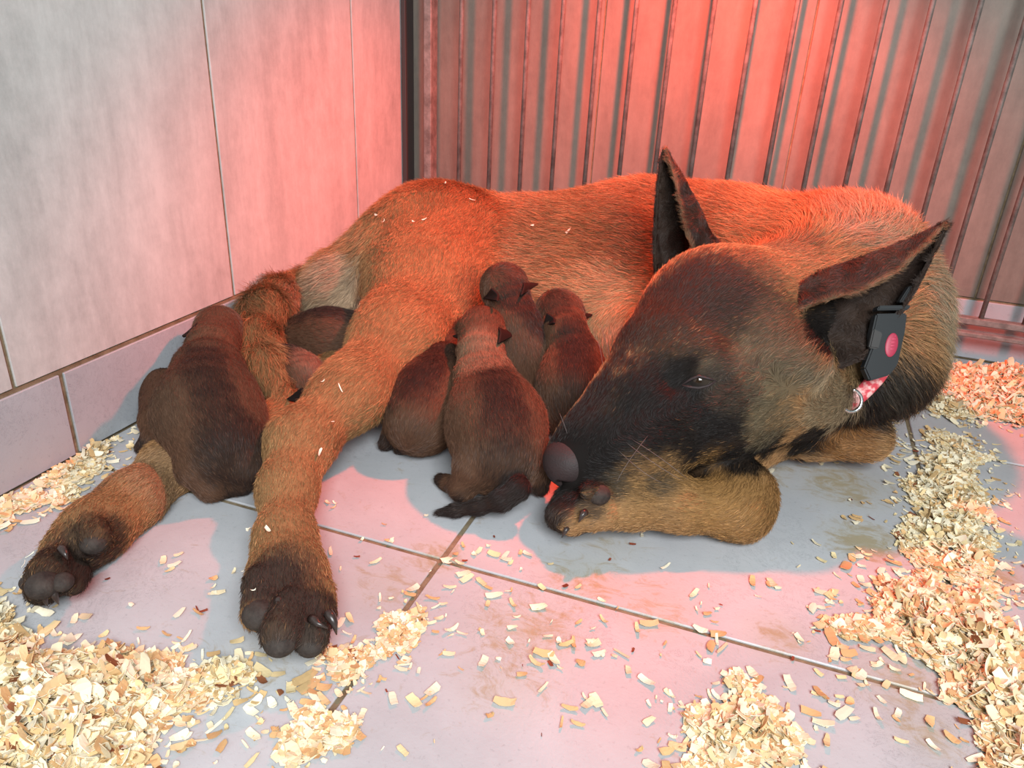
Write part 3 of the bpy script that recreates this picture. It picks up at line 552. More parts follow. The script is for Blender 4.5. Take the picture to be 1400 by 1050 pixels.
# whiskers
wv = []
for a, b, c in (((0.4368, -0.5311, 0.0778), (0.4668, -0.5477, 0.0703), (0.4843, -0.5362, 0.0578)), ((0.4415, -0.5289, 0.079), (0.4682, -0.5484, 0.0797), (0.4866, -0.5392, 0.0619)), ((0.4331, -0.5352, 0.0719), (0.4578, -0.5486, 0.0627), (0.4701, -0.5418, 0.0561)), ((0.4553, -0.522, 0.0835), (0.4434, -0.5562, 0.0692), (0.4402, -0.5532, 0.0537)),
                ((0.4175, -0.4564, 0.1016), (0.4016, -0.4446, 0.1131), (0.3909, -0.4307, 0.1254)), ((0.4153, -0.4623, 0.0909), (0.3999, -0.4478, 0.1077), (0.3864, -0.4349, 0.1197)), ((0.3986, -0.5263, 0.0665), (0.3925, -0.5237, 0.076), (0.3875, -0.522, 0.0832))):
    A_, B_, C_ = map(np.array, (a, b, c)); A_ = np.array(settle(prims, A_, -0.001)[0])
    wv.append([(1-t)**2*A_ + 2*t*(1-t)*B_ + t*t*C_ for t in np.linspace(0, 1, 7)])
for q in wv: sub(link('whisker', tube('whisker', q, [0.00015]*6+[0.00007], 5), M_WHISK))
mum_prims = prims

# collar: worn, so a thing of its own
colr = rootat('dog_collar', (0.6009, -0.3618, 0.1197), 'pink collar with black side-release buckle round the large dog neck', 'collar'); CL = colr.location.copy()
def subc(o, parent=None):
    o.parent = parent or colr
    if parent is None: o.matrix_parent_inverse = Matrix.Translation(-CL)
    return o
def strap(pts, wdir, wid, nm='strap'):
    rows = [[tuple(np.array(p) + np.array(wdir)*s) for s in (-wid/2, 0, wid/2)] for p in pts]
    V_, F_, _ = sheet(nm, rows, 30, 5, 0.0018); return subc(link(nm, mesh_np(nm, V_, F_), M_STRAP))
wd = Vector((0.6176, -0.3678, 0.1435)) - Vector((0.5966, -0.373, 0.1477)); wd.normalize()
sp = [(0.5661, -0.2888, 0.187), (0.5822, -0.3114, 0.177), (0.5984, -0.3364, 0.1618), (0.6089, -0.3624, 0.1464)]
strap(sp, wd, 0.016)
strap([(0.611, -0.3856, 0.1114), (0.6061, -0.3925, 0.1006), (0.5955, -0.4009, 0.086), (0.5828, -0.3983, 0.0691)], wd, 0.014)
# buckle
bc = Vector((0.6043, -0.3947, 0.1333)); ay = (Vector((0.6085, -0.3686, 0.1483)) - Vector((0.6066, -0.3949, 0.1048))).normalized(); az = (Vector((0.5151, -1.0077, 0.3344)) - bc); az = (az - ay*az.dot(ay)).normalized(); az = (az + ay.cross(az)*0.55).normalized(); ax_ = ay.cross(az).normalized()
def loc2(x, y, z): return bc + ax_*x*1.2 + ay*y*1.2 + az*z
def prism(nm, outline, z0, z1, m, bev=0.0012):
    bm = bmesh.new(); v0 = [bm.verts.new(loc2(x, y, z0)) for x, y in outline]; f = bm.faces.new(v0); r_ = bmesh.ops.extrude_face_region(bm, geom=[f])
    for v in r_['geom']:
        if isinstance(v, bmesh.types.BMVert): v.co += az*(z1-z0)
    bmesh.ops.recalc_face_normals(bm, faces=bm.faces[:]); bmesh.ops.bevel(bm, geom=bm.edges[:], offset=bev, segments=2, affect='EDGES', clamp_overlap=True)
    me = bpy.data.meshes.new(nm); bm.to_mesh(me); bm.free(); return link(nm, me, m)
bk = subc(prism('buckle', [(-0.0095,0.016),(0.0105,0.022),(0.0118,0.010),(0.0118,-0.012),(0.008,-0.020),(-0.004,-0.027),(-0.0095,-0.020),(-0.0075,-0.006),(-0.0095,0.002)], -0.004, 0.004, M_PLASTIC))
subc(prism('buckle_frame', [(-0.010,0.018),(0.0105,0.024),(0.0115,0.0275),(-0.009,0.0215)], -0.004, 0.0045, M_PLASTIC, 0.0008), bk)
subc(prism('buckle_frame', [(0.004,0.0275),(0.0115,0.030),(0.0125,0.041),(0.0085,0.040)], -0.003, 0.003, M_PLASTIC, 0.0008), bk)
btn = subc(link('release_button', ellmesh('release_button', loc2(0.0045, -0.001, 0.0042), (0.0050, 0.0096, 0.0013), [tuple(ax_), tuple(ay), tuple(az)]), M_PINK), bk)
subc(prism('side_latch', [(-0.0098,-0.007),(-0.0035,-0.006),(-0.003,0.005),(-0.0098,0.006)], 0.001, 0.0052, M_FLATDARK, 0.001), bk)
M_EMB = mat('embossed_pink', (0.62, 0.09, 0.16), 0.5)
for i_, yy in enumerate((-0.0042, -0.0020, 0.0002, 0.0024)):       # raised marks on the button
    subc(link('raised_mark', tube('raised_mark', [loc2(0.0030, yy, 0.0054), loc2(0.0046, yy+0.0005, 0.0056), loc2(0.0060, yy+0.0009, 0.0053)], 0.00032, 6), M_EMB), btn)
subc(link('raised_mark', tube('raised_mark', [loc2(0.0048, 0.0046, 0.0054), loc2(0.0050, 0.0052, 0.0053)], 0.0004, 6), M_EMB), btn)
rc = Vector((0.5908, -0.4168, 0.0901)); ring = []
e1 = (Vector((0.5982, -0.4141, 0.0905)) - rc); e2 = (Vector((0.5923, -0.42, 0.0824)) - rc)
ring = [rc + e1*math.cos(t) + e2*math.sin(t) for t in np.linspace(-1.5, 4.0, 26)]
subc(link('ring', tube('ring', ring, 0.0013, 10), M_CHROME))

# ------------------------------------------------------------------ the puppies
PB = (0.125, 0.064, 0.038); PD = (0.024, 0.016, 0.014); PL = (0.30, 0.18, 0.11)
def puppy(label, spine, head, limbs, tail, ears, back, seed, muzzle=None, extra=(), density=85, tint=PB):
    """spine: nodes rump > neck; head: nodes neck > crown; limbs: chains; ears: (base a, base b, tip)"""
    pr = chain(spine, k=0.02, flow=-1, hl=0.0055) + chain(head, k=0.008, flow=-1, hl=0.0040)
    for l in limbs: pr += chain(l, k=0.006, flow=1, hl=0.0035)
    if tail: pr += chain(tail, k=0.006, flow=1, hl=0.0045)
    for e_ in extra: pr += e_
    if muzzle: pr += chain(muzzle, k=0.008, flow=-1, hl=0.002)
    V, F = polygonize(pr, 0.0018)
    # loose skin folds behind the head
    Nn = normals(pr, V); nk = np.array(head[0][:3]); ax = np.array(head[-1][:3]) - nk; ax /= np.linalg.norm(ax)
    t_ = (V - nk)@ax + 0.004*vnoise(V, 45, seed); dd = np.linalg.norm(V - nk, axis=1)
    V = V + Nn*(np.sin(t_*2*np.pi/0.011)*0.0007*(0.3+vnoise(V, 55, seed+3))*np.exp(-(dd/0.028)**2))[:, None]
    loc = Vector((spine[0][0], spine[0][1], 0.0)); rt = rootat('puppy', loc, label, 'puppy', 'newborn puppies nursing at the mother'); inv = Matrix.Translation(-loc)
    bl = []
    for i_ in range(len(spine)):
        s_ = np.array(spine[i_][:3]); a_ = s_ + (0, 0, spine[i_][3]); bl.append((tuple(settle(pr, a_)[0]), 0.024, PD, 0.55))
        if i_ < len(spine)-1: b_ = (s_ + np.array(spine[i_+1][:3]))/2 + (0, 0, spine[i_][3]); bl.append((tuple(settle(pr, b_)[0]), 0.024, PD, 0.55))
    for c, r_, col_, st in back: bl.append((tuple(settle(pr, c)[0]), r_, col_, st))
    for l in limbs: bl.append((l[-1][:3], 0.014, PD, 0.8))
    if tail: bl += [(q_[:3], 0.017, PD, 0.95) for q_ in tail]
    if muzzle: bl.append((muzzle[-1][:3], 0.014, PD, 0.9))
    b_ = link('body', mesh_np('body', V, F, True, paint(V, tint, bl)), M_SKIN, rt); b_.matrix_parent_inverse = inv
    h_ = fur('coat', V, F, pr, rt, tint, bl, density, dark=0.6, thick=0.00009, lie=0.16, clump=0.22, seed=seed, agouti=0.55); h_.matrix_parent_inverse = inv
    for a, b, t in ears:
        a, b, t = map(np.array, (a, b, t)); mid = (a+b)/2; up = np.cross(b-a, t-mid); up = up/np.linalg.norm(up)*0.0035
        rows = [[a, mid+up, b], [a*0.7+t*0.3, (mid+up)*0.65+t*0.35, b*0.7+t*0.3], [a*0.3+t*0.7, (mid+up*0.8)*0.3+t*0.7, b*0.3+t*0.7], [t+(a-b)*0.05, t, t+(b-a)*0.05]]
        Ve, Fe, _ = sheet('ear', rows, 12, 10, 0.0017)
        e_ = link('ear', mesh_np('ear', Ve, Fe, True, np.tile(np.array([0.028, 0.018, 0.016]), (len(Ve), 1))), M_SKIN, rt); e_.matrix_parent_inverse = inv
    return rt
# big puppy on the left, lying over the lower hind leg
puppy('big brown puppy lying over the outstretched hind leg, next to the left wall',
  [(0.1388, -0.5938, 0.0363, 0.0363), (0.1104, -0.5731, 0.046, 0.0389), (0.0789, -0.5333, 0.058, 0.0313)], [(0.0618, -0.5064, 0.068, 0.0234), (0.0403, -0.4701, 0.07, 0.0205), (0.0414, -0.4728, 0.074, 0.0197)],
  [[(0.0115, -0.5177, 0.0215, 0.0215), (0.0462, -0.5666, 0.022, 0.0124), (0.0557, -0.5816, 0.014, 0.0079), (0.05, -0.5888, 0.008, 0.0055)], [(0.1342, -0.6173, 0.025, 0.0166), (0.1461, -0.6176, 0.012, 0.0111), (0.1527, -0.6099, 0.0073, 0.0073)], [(0.1685, -0.6016, 0.025, 0.0156), (0.1607, -0.6028, 0.0079, 0.0079)]],
  None, [((0.0601, -0.5163, 0.085), (0.0371, -0.4911, 0.085), (0.0253, -0.5005, 0.072))],
  [((0.1726, -0.622, 0.085, 0.0052)[:3], 0.030, PD, 0.45), ((0.1791, -0.62, 0.05, 0.0053)[:3], 0.04, PD, 0.7), ((0.0737, -0.5132, 0.085, 0.0063)[:3], 0.035, (0.15,0.085,0.05), 0.6), ((0.1038, -0.5997, 0.06, 0.0056)[:3], 0.03, (0.12,0.07,0.045), 0.5), ((0.1554, -0.5531, 0.05, 0.0059)[:3], 0.025, (0.16,0.09,0.055), 0.6)], 11)
# puppy whose dark side shows beneath the rump
puppy('dark brown puppy lying crosswise right under the rump, behind the tail',
  [(0.1352, -0.3749, 0.04, 0.0314), (0.103, -0.3878, 0.042, 0.0298), (0.0776, -0.3929, 0.04, 0.0255)], [(0.0493, -0.3788, 0.03, 0.0216), (0.037, -0.3911, 0.028, 0.0184), (0.0344, -0.3924, 0.028, 0.0176)],
  [[(0.0947, -0.3745, 0.016, 0.0108), (0.0946, -0.3888, 0.009, 0.0076), (0.1038, -0.3938, 0.007, 0.0068)]], None, [], [((0.0955, -0.3715, 0.06, 0.0075)[:3], 0.03, PD, 0.7)], 12)
# puppy with its folded ear beside the tail tip
puppy('reddish brown puppy between the tail and the upper hind leg, folded dark ear visible',
  [(0.0889, -0.4734, 0.03, 0.0219), (0.0983, -0.4601, 0.034, 0.0221), (0.1069, -0.4571, 0.036, 0.0207)], [(0.1218, -0.4622, 0.038, 0.0211), (0.132, -0.4706, 0.036, 0.0208), (0.1347, -0.4773, 0.032, 0.018)],
  [[(0.1133, -0.4895, 0.012, 0.0094), (0.1167, -0.5035, 0.008, 0.0066)]], None, [((0.1637, -0.5216, 0.058), (0.1744, -0.5321, 0.05), (0.1435, -0.5166, 0.04))],
  [((0.129, -0.4996, 0.02, 0.0065)[:3], 0.022, PD, 0.95), ((0.1342, -0.4641, 0.05, 0.0067)[:3], 0.03, (0.24,0.13,0.085), 0.8), ((0.1528, -0.4943, 0.03, 0.0065)[:3], 0.014, (0.22,0.12,0.06), 0.6)], 13,
  muzzle=[(0.1268, -0.4809, 0.02, 0.0121), (0.1278, -0.4924, 0.012, 0.0086)])
# dark puppy half hidden behind the upper hind leg
puppy('dark puppy half hidden in the shade behind the upper hind leg',
  [(0.2567, -0.4865, 0.0312, 0.0312), (0.2531, -0.4606, 0.04, 0.0309), (0.2474, -0.4225, 0.052, 0.0255)], [(0.2442, -0.391, 0.058, 0.0209), (0.2439, -0.3641, 0.062, 0.0187), (0.2415, -0.3495, 0.062, 0.0175)],
  [[(0.231, -0.485, 0.014, 0.0115), (0.228, -0.4957, 0.007, 0.007)], [(0.2498, -0.494, 0.012, 0.0088), (0.2425, -0.4963, 0.0057, 0.0057)]], None, [], [((0.2432, -0.4803, 0.05, 0.0063)[:3], 0.03, PD, 0.5)], 14)
# puppy in the middle with its tail on the floor
puppy('middle brown puppy whose black tail lies stretched out on the floor tiles',
  [(0.341, -0.5152, 0.0357, 0.0357), (0.3271, -0.4916, 0.046, 0.0369), (0.3005, -0.4528, 0.064, 0.0276)], [(0.2888, -0.4339, 0.082, 0.0211), (0.2816, -0.4137, 0.093, 0.0189), (0.2806, -0.4097, 0.095, 0.0184)],
  [[(0.3256, -0.5374, 0.026, 0.017), (0.3206, -0.5436, 0.013, 0.0096), (0.3026, -0.5312, 0.0059, 0.0059), (0.2947, -0.5278, 0.0053, 0.0053)], [(0.3696, -0.5076, 0.024, 0.0139), (0.3735, -0.511, 0.01, 0.0075)]],
  [(0.3673, -0.5482, 0.028, 0.0098), (0.3579, -0.5563, 0.02, 0.0076), (0.3415, -0.5601, 0.012, 0.0055), (0.3241, -0.5651, 0.007, 0.0044), (0.3131, -0.57, 0.005, 0.0028)],
  [((0.2957, -0.4168, 0.102), (0.3076, -0.4415, 0.095), (0.3069, -0.3984, 0.088)), ((0.2748, -0.4298, 0.1), (0.279, -0.4439, 0.092), (0.2555, -0.4172, 0.084))],
  [((0.3525, -0.5361, 0.085, 0.0054)[:3], 0.030, PD, 0.45), ((0.3737, -0.5777, 0.075, 0.005)[:3], 0.030, PD, 0.45), ((0.3635, -0.5674, 0.04, 0.0052)[:3], 0.02, PD, 0.9), ((0.2978, -0.4606, 0.1, 0.0061)[:3], 0.035, PL, 0.7), ((0.3017, -0.5053, 0.06, 0.0059)[:3], 0.03, (0.15,0.08,0.05), 0.6)], 15)
# upper puppy
puppy('reddish puppy highest on the belly, its head tucked against the thigh',
  [(0.3089, -0.3779, 0.035, 0.0307), (0.3049, -0.3795, 0.065, 0.0288), (0.2989, -0.3791, 0.093, 0.0244)], [(0.2895, -0.3696, 0.11, 0.0211), (0.2809, -0.3572, 0.118, 0.0207), (0.2818, -0.3639, 0.12, 0.0205)],
  [[(0.3251, -0.3855, 0.03, 0.0124), (0.3285, -0.3832, 0.022, 0.0083)]], None,
  [((0.2986, -0.3633, 0.128), (0.3072, -0.3867, 0.122), (0.3064, -0.3354, 0.118)), ((0.2828, -0.3971, 0.128), (0.2945, -0.4121, 0.122), (0.2702, -0.3819, 0.112))], [((0.2818, -0.3619, 0.135, 0.0068)[:3], 0.025, PD, 0.4)], 16)
# right puppy
puppy('reddish puppy nursing nearest to the mother\'s nose, small ears standing out',
  [(0.3682, -0.4028, 0.0279, 0.0279), (0.3652, -0.395, 0.046, 0.0299), (0.3566, -0.376, 0.066, 0.027)], [(0.3452, -0.3665, 0.086, 0.0217), (0.3329, -0.3417, 0.094, 0.0216), (0.331, -0.3461, 0.098, 0.0208)],
  [[(0.3809, -0.4039, 0.02, 0.0106), (0.3755, -0.4059, 0.01, 0.0067)]], None,
  [((0.3492, -0.3511, 0.104), (0.3572, -0.3727, 0.098), (0.3594, -0.3238, 0.092)), ((0.33, -0.3768, 0.106), (0.3411, -0.389, 0.102), (0.3268, -0.3746, 0.092))], [((0.3334, -0.3629, 0.115, 0.0067)[:3], 0.022, PD, 0.6), ((0.3864, -0.4577, 0.05, 0.006)[:3], 0.03, PD, 0.5)], 17)

# ------------------------------------------------------------------ shavings
def flake(seed):
    """one planed wood flake: a thin curled strip with ragged ends"""
    q = np.random.default_rng(seed); nu, nv = 5, 3; l = q.uniform(0.005, 0.0125); w_ = min(l*q.uniform(0.14, 0.75), 0.006); cu_ = q.uniform(0.2, 2.6)*(0.4 if seed % 3 else 1.0); tw = q.uniform(-0.8, 0.8)
    rows = []
    for i in range(nu):
        t = i/(nu-1)-0.5; R_ = 1/max(cu_, 0.05)*l*0.9; an = t*l/R_; ww = w_*(1-0.5*abs(2*t)**2*q.uniform(0.3, 1.0)); row = []
        for j in range(nv):
            s = (j/(nv-1)-0.5)*ww + q.uniform(-0.08, 0.08)*w_; a_ = tw*t
            x, z = R_*math.sin(an), R_*(1-math.cos(an)); row.append((x + q.uniform(-0.04, 0.04)*l, s*math.cos(a_), z + s*math.sin(a_)))
        rows.append(row)
    G = np.array(rows).reshape(-1, 3); G[:, 2] -= G[:, 2].min(); th = 0.00035
    V = np.concatenate([G + (0,0,th), G]); F = []; o = nu*nv
    for i in range(nu-1):
        for j in range(nv-1): a = i*nv+j; F += [(a, a+nv, a+nv+1, a+1), (o+a, o+a+1, o+a+nv+1, o+a+nv)]
    for i in range(nu-1): a, b = i*nv, (i+1)*nv; F += [(a, o+a, o+b, b), (a+nv-1, b+nv-1, o+b+nv-1, o+a+nv-1)]
    for j in range(nv-1): a = j; F += [(a, a+1, o+a+1, o+a)]; a = (nu-1)*nv+j; F += [(a, o+a, o+a+1, a+1)]
    return V, np.array(F)
FLK = [flake(100+i) for i in range(36)]
WOOD = [(0.86,0.78,0.60), (0.84,0.74,0.52), (0.72,0.55,0.30), (0.78,0.64,0.42), (0.66,0.45,0.22), (0.80,0.70,0.50), (0.60,0.38,0.18), (0.74,0.60,0.34), (0.82,0.74,0.56)]
def rot(q, tilt):
    a, b, c = q.uniform(0, 2*np.pi), q.normal(0, tilt), q.normal(0, tilt)
    ca, sa, cb, sb, cc, sc = math.cos(a), math.sin(a), math.cos(b), math.sin(b), math.cos(c), math.sin(c)
    return np.array([[ca,-sa,0],[sa,ca,0],[0,0,1]])@np.array([[1,0,0],[0,cb,-sb],[0,sb,cb]])@np.array([[cc,0,sc],[0,1,0],[-sc,0,cc]])
def woodcol(q, red=0.04):
    if q.random() < red: return np.array([0.22, 0.08, 0.035])
    return np.array(WOOD[q.integers(len(WOOD))])*q.uniform(0.78, 1.12)
def inpoly(pts, poly):
    x, y = pts[:,0], pts[:,1]; ins = np.zeros(len(pts), bool); n = len(poly)
    for i in range(n):
        (x1, y1), (x2, y2) = poly[i], poly[(i+1) % n]
        c = ((y1 > y) != (y2 > y)) & (x < (x2-x1)*(y-y1)/(y2-y1+1e-12) + x1); ins ^= c
    return ins
def edged(pts, poly):
    d = np.full(len(pts), 9.0)
    for i in range(len(poly)):
        a, b = np.array(poly[i]), np.array(poly[(i+1) % len(poly)]); t = np.clip(((pts-a)@(b-a))/((b-a)@(b-a)), 0, 1)
        d = np.minimum(d, np.linalg.norm(pts - a - t[:, None]*(b-a), axis=1))
    return d
obst = mum_prims
def pile(label, poly, dens, height, scale=1.0, seed=1, xmin=0.004):
    """a heap of shavings nobody could count"""
    q = np.random.default_rng(seed); P_ = np.array(poly); lo, hi = P_.min(0)-0.012, P_.max(0)+0.012; n0 = int(np.prod(hi-lo)*1e4*dens*1.35)
    pts = lo + q.random((n0, 2))*(hi-lo); ins = inpoly(pts, poly); e = edged(pts, poly); e = np.where(ins, e, -e)
    nz_ = vnoise(np.c_[pts, np.zeros(n0)], 60, seed)-0.5
    ef = e + nz_*0.022; keep = (ef > 0) | (q.random(n0) < 0.06*np.exp(ef/0.02)); pts, ef = pts[keep], ef[keep]
    dens = dens
    hz = height*np.clip(ef/0.045, 0, 1)**0.7*(0.6+0.8*vnoise(np.c_[pts, np.zeros(len(pts))], 35, seed+5))*q.random(len(pts))**0.6
    c3 = np.c_[pts, hz]; ok = (pts[:,0] > xmin+0.003) & (field(obst, np.c_[pts, hz+0.004]) > 0.003); c3 = c3[ok]
    VV, FF, CC = [], [], []; o = 0
    for c in c3:
        v, f = FLK[q.integers(len(FLK))]; s = scale*q.uniform(0.35, 1.0)*(1.25 if q.random() < 0.12 else 1.0); Rm = rot(q, 0.55 if c[2] > 0.003 else 0.12); w_ = (v*s)@Rm.T
        w_[:, 2] -= w_[:, 2].min(); w_ += c + (0, 0, 0.0004); w_[:, 0] = np.maximum(w_[:, 0], xmin)
        VV.append(w_); FF.append(f+o); o += len(v); CC.append(np.tile(woodcol(q, 0.012), (len(v), 1))*np.linspace(0.92, 1.05, len(v))[:, None])
    ob = link('shavings_heap', mesh_np('shavings_heap', np.concatenate(VV), np.concatenate(FF), False, np.concatenate(CC)), M_SHAVE)
    tag(ob, label, 'shavings', None, 'stuff'); print('PILE', len(c3))
pile('large heap of pale wood shavings in the near left corner of the tiled floor', [(0.0781, -0.7703), (0.1231, -0.7722), (0.1602, -0.7792), (0.1986, -0.7692), (0.2345, -0.7571), (0.2791, -0.7561), (0.2765, -0.7712), (0.2533, -0.7835), (0.2583, -0.8019), (0.2658, -0.8264), (0.2074, -0.8667)], 34, 0.016, 1.0, 1)
pile('small heap of wood shavings against the left baseboard', [(0.02, -0.6574), (-0.0058, -0.6033), (0.0019, -0.564), (0.0157, -0.5722), (0.0358, -0.6168), (0.0378, -0.6401), (0.0462, -0.6644)], 30, 0.010, 0.9, 2)
pile('yellowish shavings clump at the left baseboard by the near hind paw', [(0.0143, -0.7066), (0.0058, -0.6826), (0.0161, -0.6637), (0.0393, -0.6729), (0.034, -0.6938), (0.0419, -0.7116)], 26, 0.006, 1.2, 3)
pile('curved band of pale wood shavings running down the right side of the floor', [(0.5895, -0.573), (0.6169, -0.5539), (0.6285, -0.5171), (0.6587, -0.4955), (0.6705, -0.5113), (0.6969, -0.4875), (0.6988, -0.5264), (0.7167, -0.5402), (0.6982, -0.6674), (0.6614, -0.6737), (0.6625, -0.6349), (0.6545, -0.5989), (0.64, -0.5861), (0.6261, -0.5786), (0.5979, -0.5906)], 32, 0.013, 1.0, 4)
pile('band of reddish lit shavings on the right side below the dog neck', [(0.6883, -0.2416), (0.7203, -0.243), (0.7355, -0.2818), (0.7072, -0.3294), (0.7125, -0.3822), (0.7115, -0.4452), (0.692, -0.4896), (0.6686, -0.4911), (0.6466, -0.4736), (0.6473, -0.4386), (0.6668, -0.4027), (0.6508, -0.3679), (0.6739, -0.3243)], 30, 0.009, 0.9, 5)
pile('deep heap of shavings along the gate in the far right corner', [(0.6838, -0.1907), (0.7009, -0.1006), (0.7434, -0.0402), (0.8321, -0.0179), (0.8528, -0.11), (0.8079, -0.1854), (0.7688, -0.1866), (0.736, -0.1843), (0.7129, -0.2042)], 34, 0.018, 1.0, 6)
pile('cluster of pale shavings on the tiles at the lower right front', [(0.505, -0.7), (0.515, -0.6746), (0.5378, -0.6623), (0.5405, -0.6466), (0.5515, -0.6566), (0.581, -0.6737), (0.5701, -0.688), (0.546, -0.7118), (0.5218, -0.7218), (0.5234, -0.7072)], 32, 0.008, 1.0, 7)
pile('cluster of pale shavings at the front beside the floor joint', [(0.3199, -0.7764), (0.314, -0.7582), (0.3257, -0.7479), (0.3488, -0.7595), (0.3519, -0.7681), (0.3442, -0.7831), (0.3312, -0.7861)], 32, 0.008, 1.0, 8)
pile('thin trail of shavings along the joint in front of the upper hind paw', [(0.317, -0.7344), (0.3171, -0.7192), (0.3312, -0.71), (0.3359, -0.6777), (0.3455, -0.6664), (0.352, -0.6744), (0.3522, -0.6947), (0.347, -0.7034), (0.3398, -0.7249), (0.333, -0.7448)], 22, 0.004, 0.85, 9)
pile('shavings around the front toes of the upper hind paw', [(0.2588, -0.7675), (0.2824, -0.7604), (0.2852, -0.7448), (0.2929, -0.7616), (0.2798, -0.7752)], 20, 0.003, 0.85, 10)
# loose flakes: every one a thing
fm = []
for i, (v, f) in enumerate(FLK[:30]):
    for c_ in range(2):
        q = np.random.default_rng(i*7+c_); me = mesh_np('wood_shaving', v, f, False, np.tile(woodcol(q, 0.0), (len(v), 1))); me.materials.append(M_SHAVE); fm.append(me)
fr = []
for i in range(4):
    v, f = FLK[i+5]; me = mesh_np('wood_shaving', v, f, False, np.tile(np.array([0.17, 0.04, 0.02])*(0.8+0.2*i), (len(v), 1))); me.materials.append(M_SHAVE); fr.append(me)
q = np.random.default_rng(99)
CLW = [((0.3764, -0.6845), 0.0132, 0.0198, 9), ((0.3763, -0.5965), 0.0144, 0.0215, 12), ((0.288, -0.6351), 0.0121, 0.0182, 8), ((0.3405, -0.6166), 0.0071, 0.0106, 7), ((0.4393, -0.6643), 0.0132, 0.0198, 14), ((0.4599, -0.7056), 0.0056, 0.0084, 5), ((0.5152, -0.5937), 0.0076, 0.0114, 5), ((0.5202, -0.6167), 0.0118, 0.0178, 8), ((0.5499, -0.5577), 0.0069, 0.0104, 6), ((0.6345, -0.4336), 0.0149, 0.0224, 12), ((0.4067, -0.6649), 0.0134, 0.0201, 7), ((0.3652, -0.7201), 0.0091, 0.0137, 8), ((0.3317, -0.7066), 0.0104, 0.0156, 8), ((0.2179, -0.7063), 0.0075, 0.0112, 8), ((0.1722, -0.6943), 0.0049, 0.0073, 4), ((0.2325, -0.5884), 0.0039, 0.0059, 3), ((0.3679, -0.6298), 0.0127, 0.0190, 8), ((0.4733, -0.6564), 0.0174, 0.0262, 7), ((0.5985, -0.6398), 0.0058, 0.0087, 6), ((0.5806, -0.5911), 0.0120, 0.0179, 8), ((0.4084, -0.6123), 0.0128, 0.0191, 6), ((0.5144, -0.4107), 0.0376, 0.0565, 8), ((0.5981, -0.359), 0.0323, 0.0485, 8), ((0.7467, -0.1606), 0.0384, 0.0576, 6), ((0.7039, -0.3861), 0.0202, 0.0303, 8), ((0.2179, -0.7385), 0.0220, 0.0330, 7), ((0.3021, -0.7737), 0.0155, 0.0232, 8), ((0.3603, -0.6709), 0.0182, 0.0274, 10), ((0.4419, -0.6879), 0.0251, 0.0377, 8), ((0.5853, -0.5005), 0.0320, 0.0480, 10), ((0.4728, -0.5308), 0.0324, 0.0486, 7), ((0.3155, -0.7466), 0.0106, 0.0158, 6), ((0.367, -0.757), 0.0230, 0.0345, 6), ((0.4253, -0.7379), 0.0229, 0.0344, 5), ((0.6862, -0.2589), 0.0169, 0.0254, 8), ((0.1166, -0.669), 0.0210, 0.0316, 4), ((0.0526, -0.6669), 0.0142, 0.0213, 6), ((0.4574, -0.6071), 0.0241, 0.0361, 6), ((0.3096, -0.5624), 0.0280, 0.0420, 4), ((0.6592, -0.2715), 0.0126, 0.0189, 5)]
PLACES = ["in front of the middle joint, between the paw and the front clump", "on the joint crossing right of the middle puppy's tail", "by the floor joint right of the upper shank", "at the crossing of the two floor joints", "left of centre in front of the long floor joint", "at the front edge in the middle of the floor", "on the long floor joint below the dog's bent foreleg", "just below the long floor joint, right of centre", "in the pink lit patch in front of the bent foreleg", "at the inner side of the right shavings band",
  "on the front tile right of the short joint", "right of the clump in front of the hind paw", "at the toes of the upper hind paw", "on the tile between the two hind paws", "on the tile beside the outstretched hind paw", "on the red lit tile right of the upper shank", "on the tile behind the joint crossing", "across the wide front tile", "by the lower right front clump", "below the right shavings band", "on the middle tile in front of the nose", "in the shade under the dog's jaw", "on the shaded tile right of the bent foreleg", "in the gap between the right hand heaps",
  "on the reddish tile beside the right band", "between the left front heap and the hind paws", "at the right rim of the left front heap", "right of the upper hind paw", "along the front of the middle tile", "between the long joint and the right band", "in the shadow edge below the bent foreleg", "beside the front clump at the short joint", "at the very front left of centre", "at the very front right of centre", "in the shade right of the dog's neck", "beside the outstretched lower hind leg", "at the left baseboard behind the hind paw", "in the middle of the front tile", "on the red lit tile in front of the puppies", "next to the far elbow"]
cnt = 0
for ci, ((cx_, cy_), sx, sy, n) in enumerate(CLW):
    for _ in range(n):
        p = np.array([cx_ + q.normal(0, sx), cy_ + q.normal(0, sy)])
        if p[0] < 0.01 or p[1] > -0.06 or field(obst, np.array([[p[0], p[1], 0.004]]))[0] < 0.006: continue
        red = q.random() < 0.09; k_ = int(q.integers(4 if red else 60)); me = (fr if red else fm)[k_]
        v = FLK[k_//2 if not red else k_+5][0]; ex = v.max(0)-v.min(0); c_ = me.color_attributes['Col'].data[0].color
        shp = 'curled' if ex[2] > 0.4*ex[0] else ('slender' if ex[1] < 0.35*ex[0] else 'broad flat'); cw = 'dark red' if red else ('whitish' if c_[2] > 0.5 else ('golden' if c_[2] > 0.33 else 'tan'))
        s = q.uniform(0.35, 1.05)*(0.5 if red else 1.0); sz = 'tiny' if s < 0.55 else 'larger'
        o = link('bark_chip' if red else 'wood_shaving', me); o.scale = (s, s, s); o.rotation_euler = (q.normal(0, 0.05), q.normal(0, 0.05), q.uniform(0, 6.28)); o.location = (p[0], p[1], 0.0008)
        pl = PLACES[ci % len(PLACES)]; lb = f"{sz} {cw} {'chip' if red else shp + ' shaving'} {pl}"
        tag(o, ' '.join(lb.split()[:16]), 'shaving', 'shavings ' + pl); cnt += 1
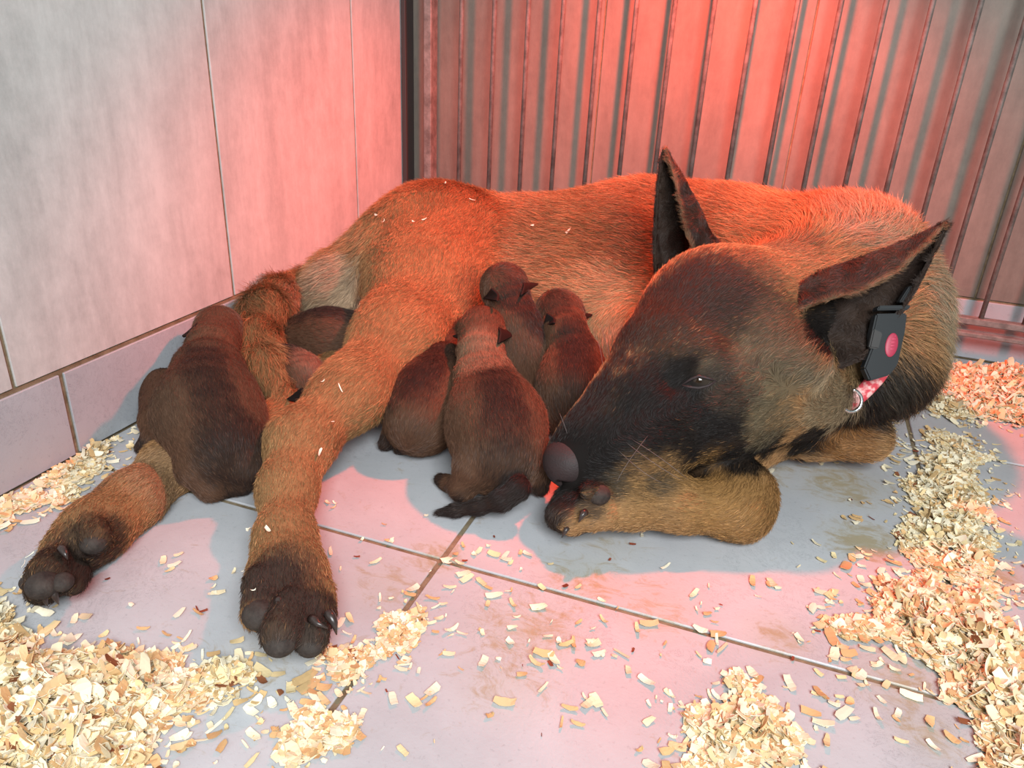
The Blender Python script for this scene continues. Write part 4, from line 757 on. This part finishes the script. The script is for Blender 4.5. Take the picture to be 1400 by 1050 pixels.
# flakes caught in the fur
for px_, lab_ in ((((0.1641, -0.2397, 0.1754)), 'shaving flake caught in the fur on top of the hip'), ((0.1106, -0.2745, 0.1412), 'shaving flake on the fur of the rump, left of the hip'), ((0.1302, -0.2832, 0.1335), 'thin shaving curl on the rump fur'), ((0.1953, -0.2472, 0.1621), 'shaving sliver on the back fur right of the hip'),
    ((0.2668, -0.2482, 0.1575), 'shaving sliver on the fur of the loin'), ((0.3096, -0.2572, 0.1569), 'shaving fleck on the flank fur'), ((0.1706, -0.2947, 0.1294), 'shaving sliver high on the thigh fur'), ((0.1669, -0.2994, 0.1222), 'shaving crumb on the thigh fur'), ((0.1598, -0.3906, 0.0829), 'white shaving sliver on the fur behind the thigh'),
    ((0.1968, -0.5281, 0.0609), 'white shaving sliver across the shank above the hock'), ((0.2035, -0.527, 0.0586), 'white shaving sliver just right of the one above the hock'), ((0.21, -0.5634, 0.0507), 'curled white shaving on the hock'), ((0.214, -0.5903, 0.0404), 'large curled white shaving below the hock'),
    ((0.2352, -0.6702, 0.0286), 'white shaving sliver above the near paw, left side'), ((0.2506, -0.6767, 0.0283), 'curled white shaving above the near paw, right side'), ((0.2719, -0.7266, 0.0302), 'white shaving curl on the big toe of the near paw'), ((0.2578, -0.7163, 0.0375), 'white shaving sliver at the side of the near paw'),
    ((0.1223, -0.7543, 0.0304), 'shaving curl on the outstretched far paw'), ((0.1332, -0.7537, 0.036), 'white shaving crumb on the outstretched far paw'), ((0.12, -0.7595, 0.0213), 'white shaving fleck at the toe of the outstretched paw')):
    p, nn_ = settle(mum_prims, px_, 0.0032); me = fm[q.integers(60)]; me = me.copy()
    ca_ = me.color_attributes['Col']; ca_.data.foreach_set('color', np.tile(np.array([0.85, 0.78, 0.62, 1.0], np.float32), len(me.vertices)))
    o = link('wood_shaving', me); o.location = p; s = q.uniform(0.4, 0.8); o.scale = (s, s*0.6, s); o.rotation_euler = (nn_.to_track_quat('Z', 'Y').to_matrix() @ Matrix.Rotation(q.uniform(0, 6.28), 3, 'Z')).to_euler()
    tag(o, lab_, 'shaving'); cnt += 1
print('LOOSE', cnt)
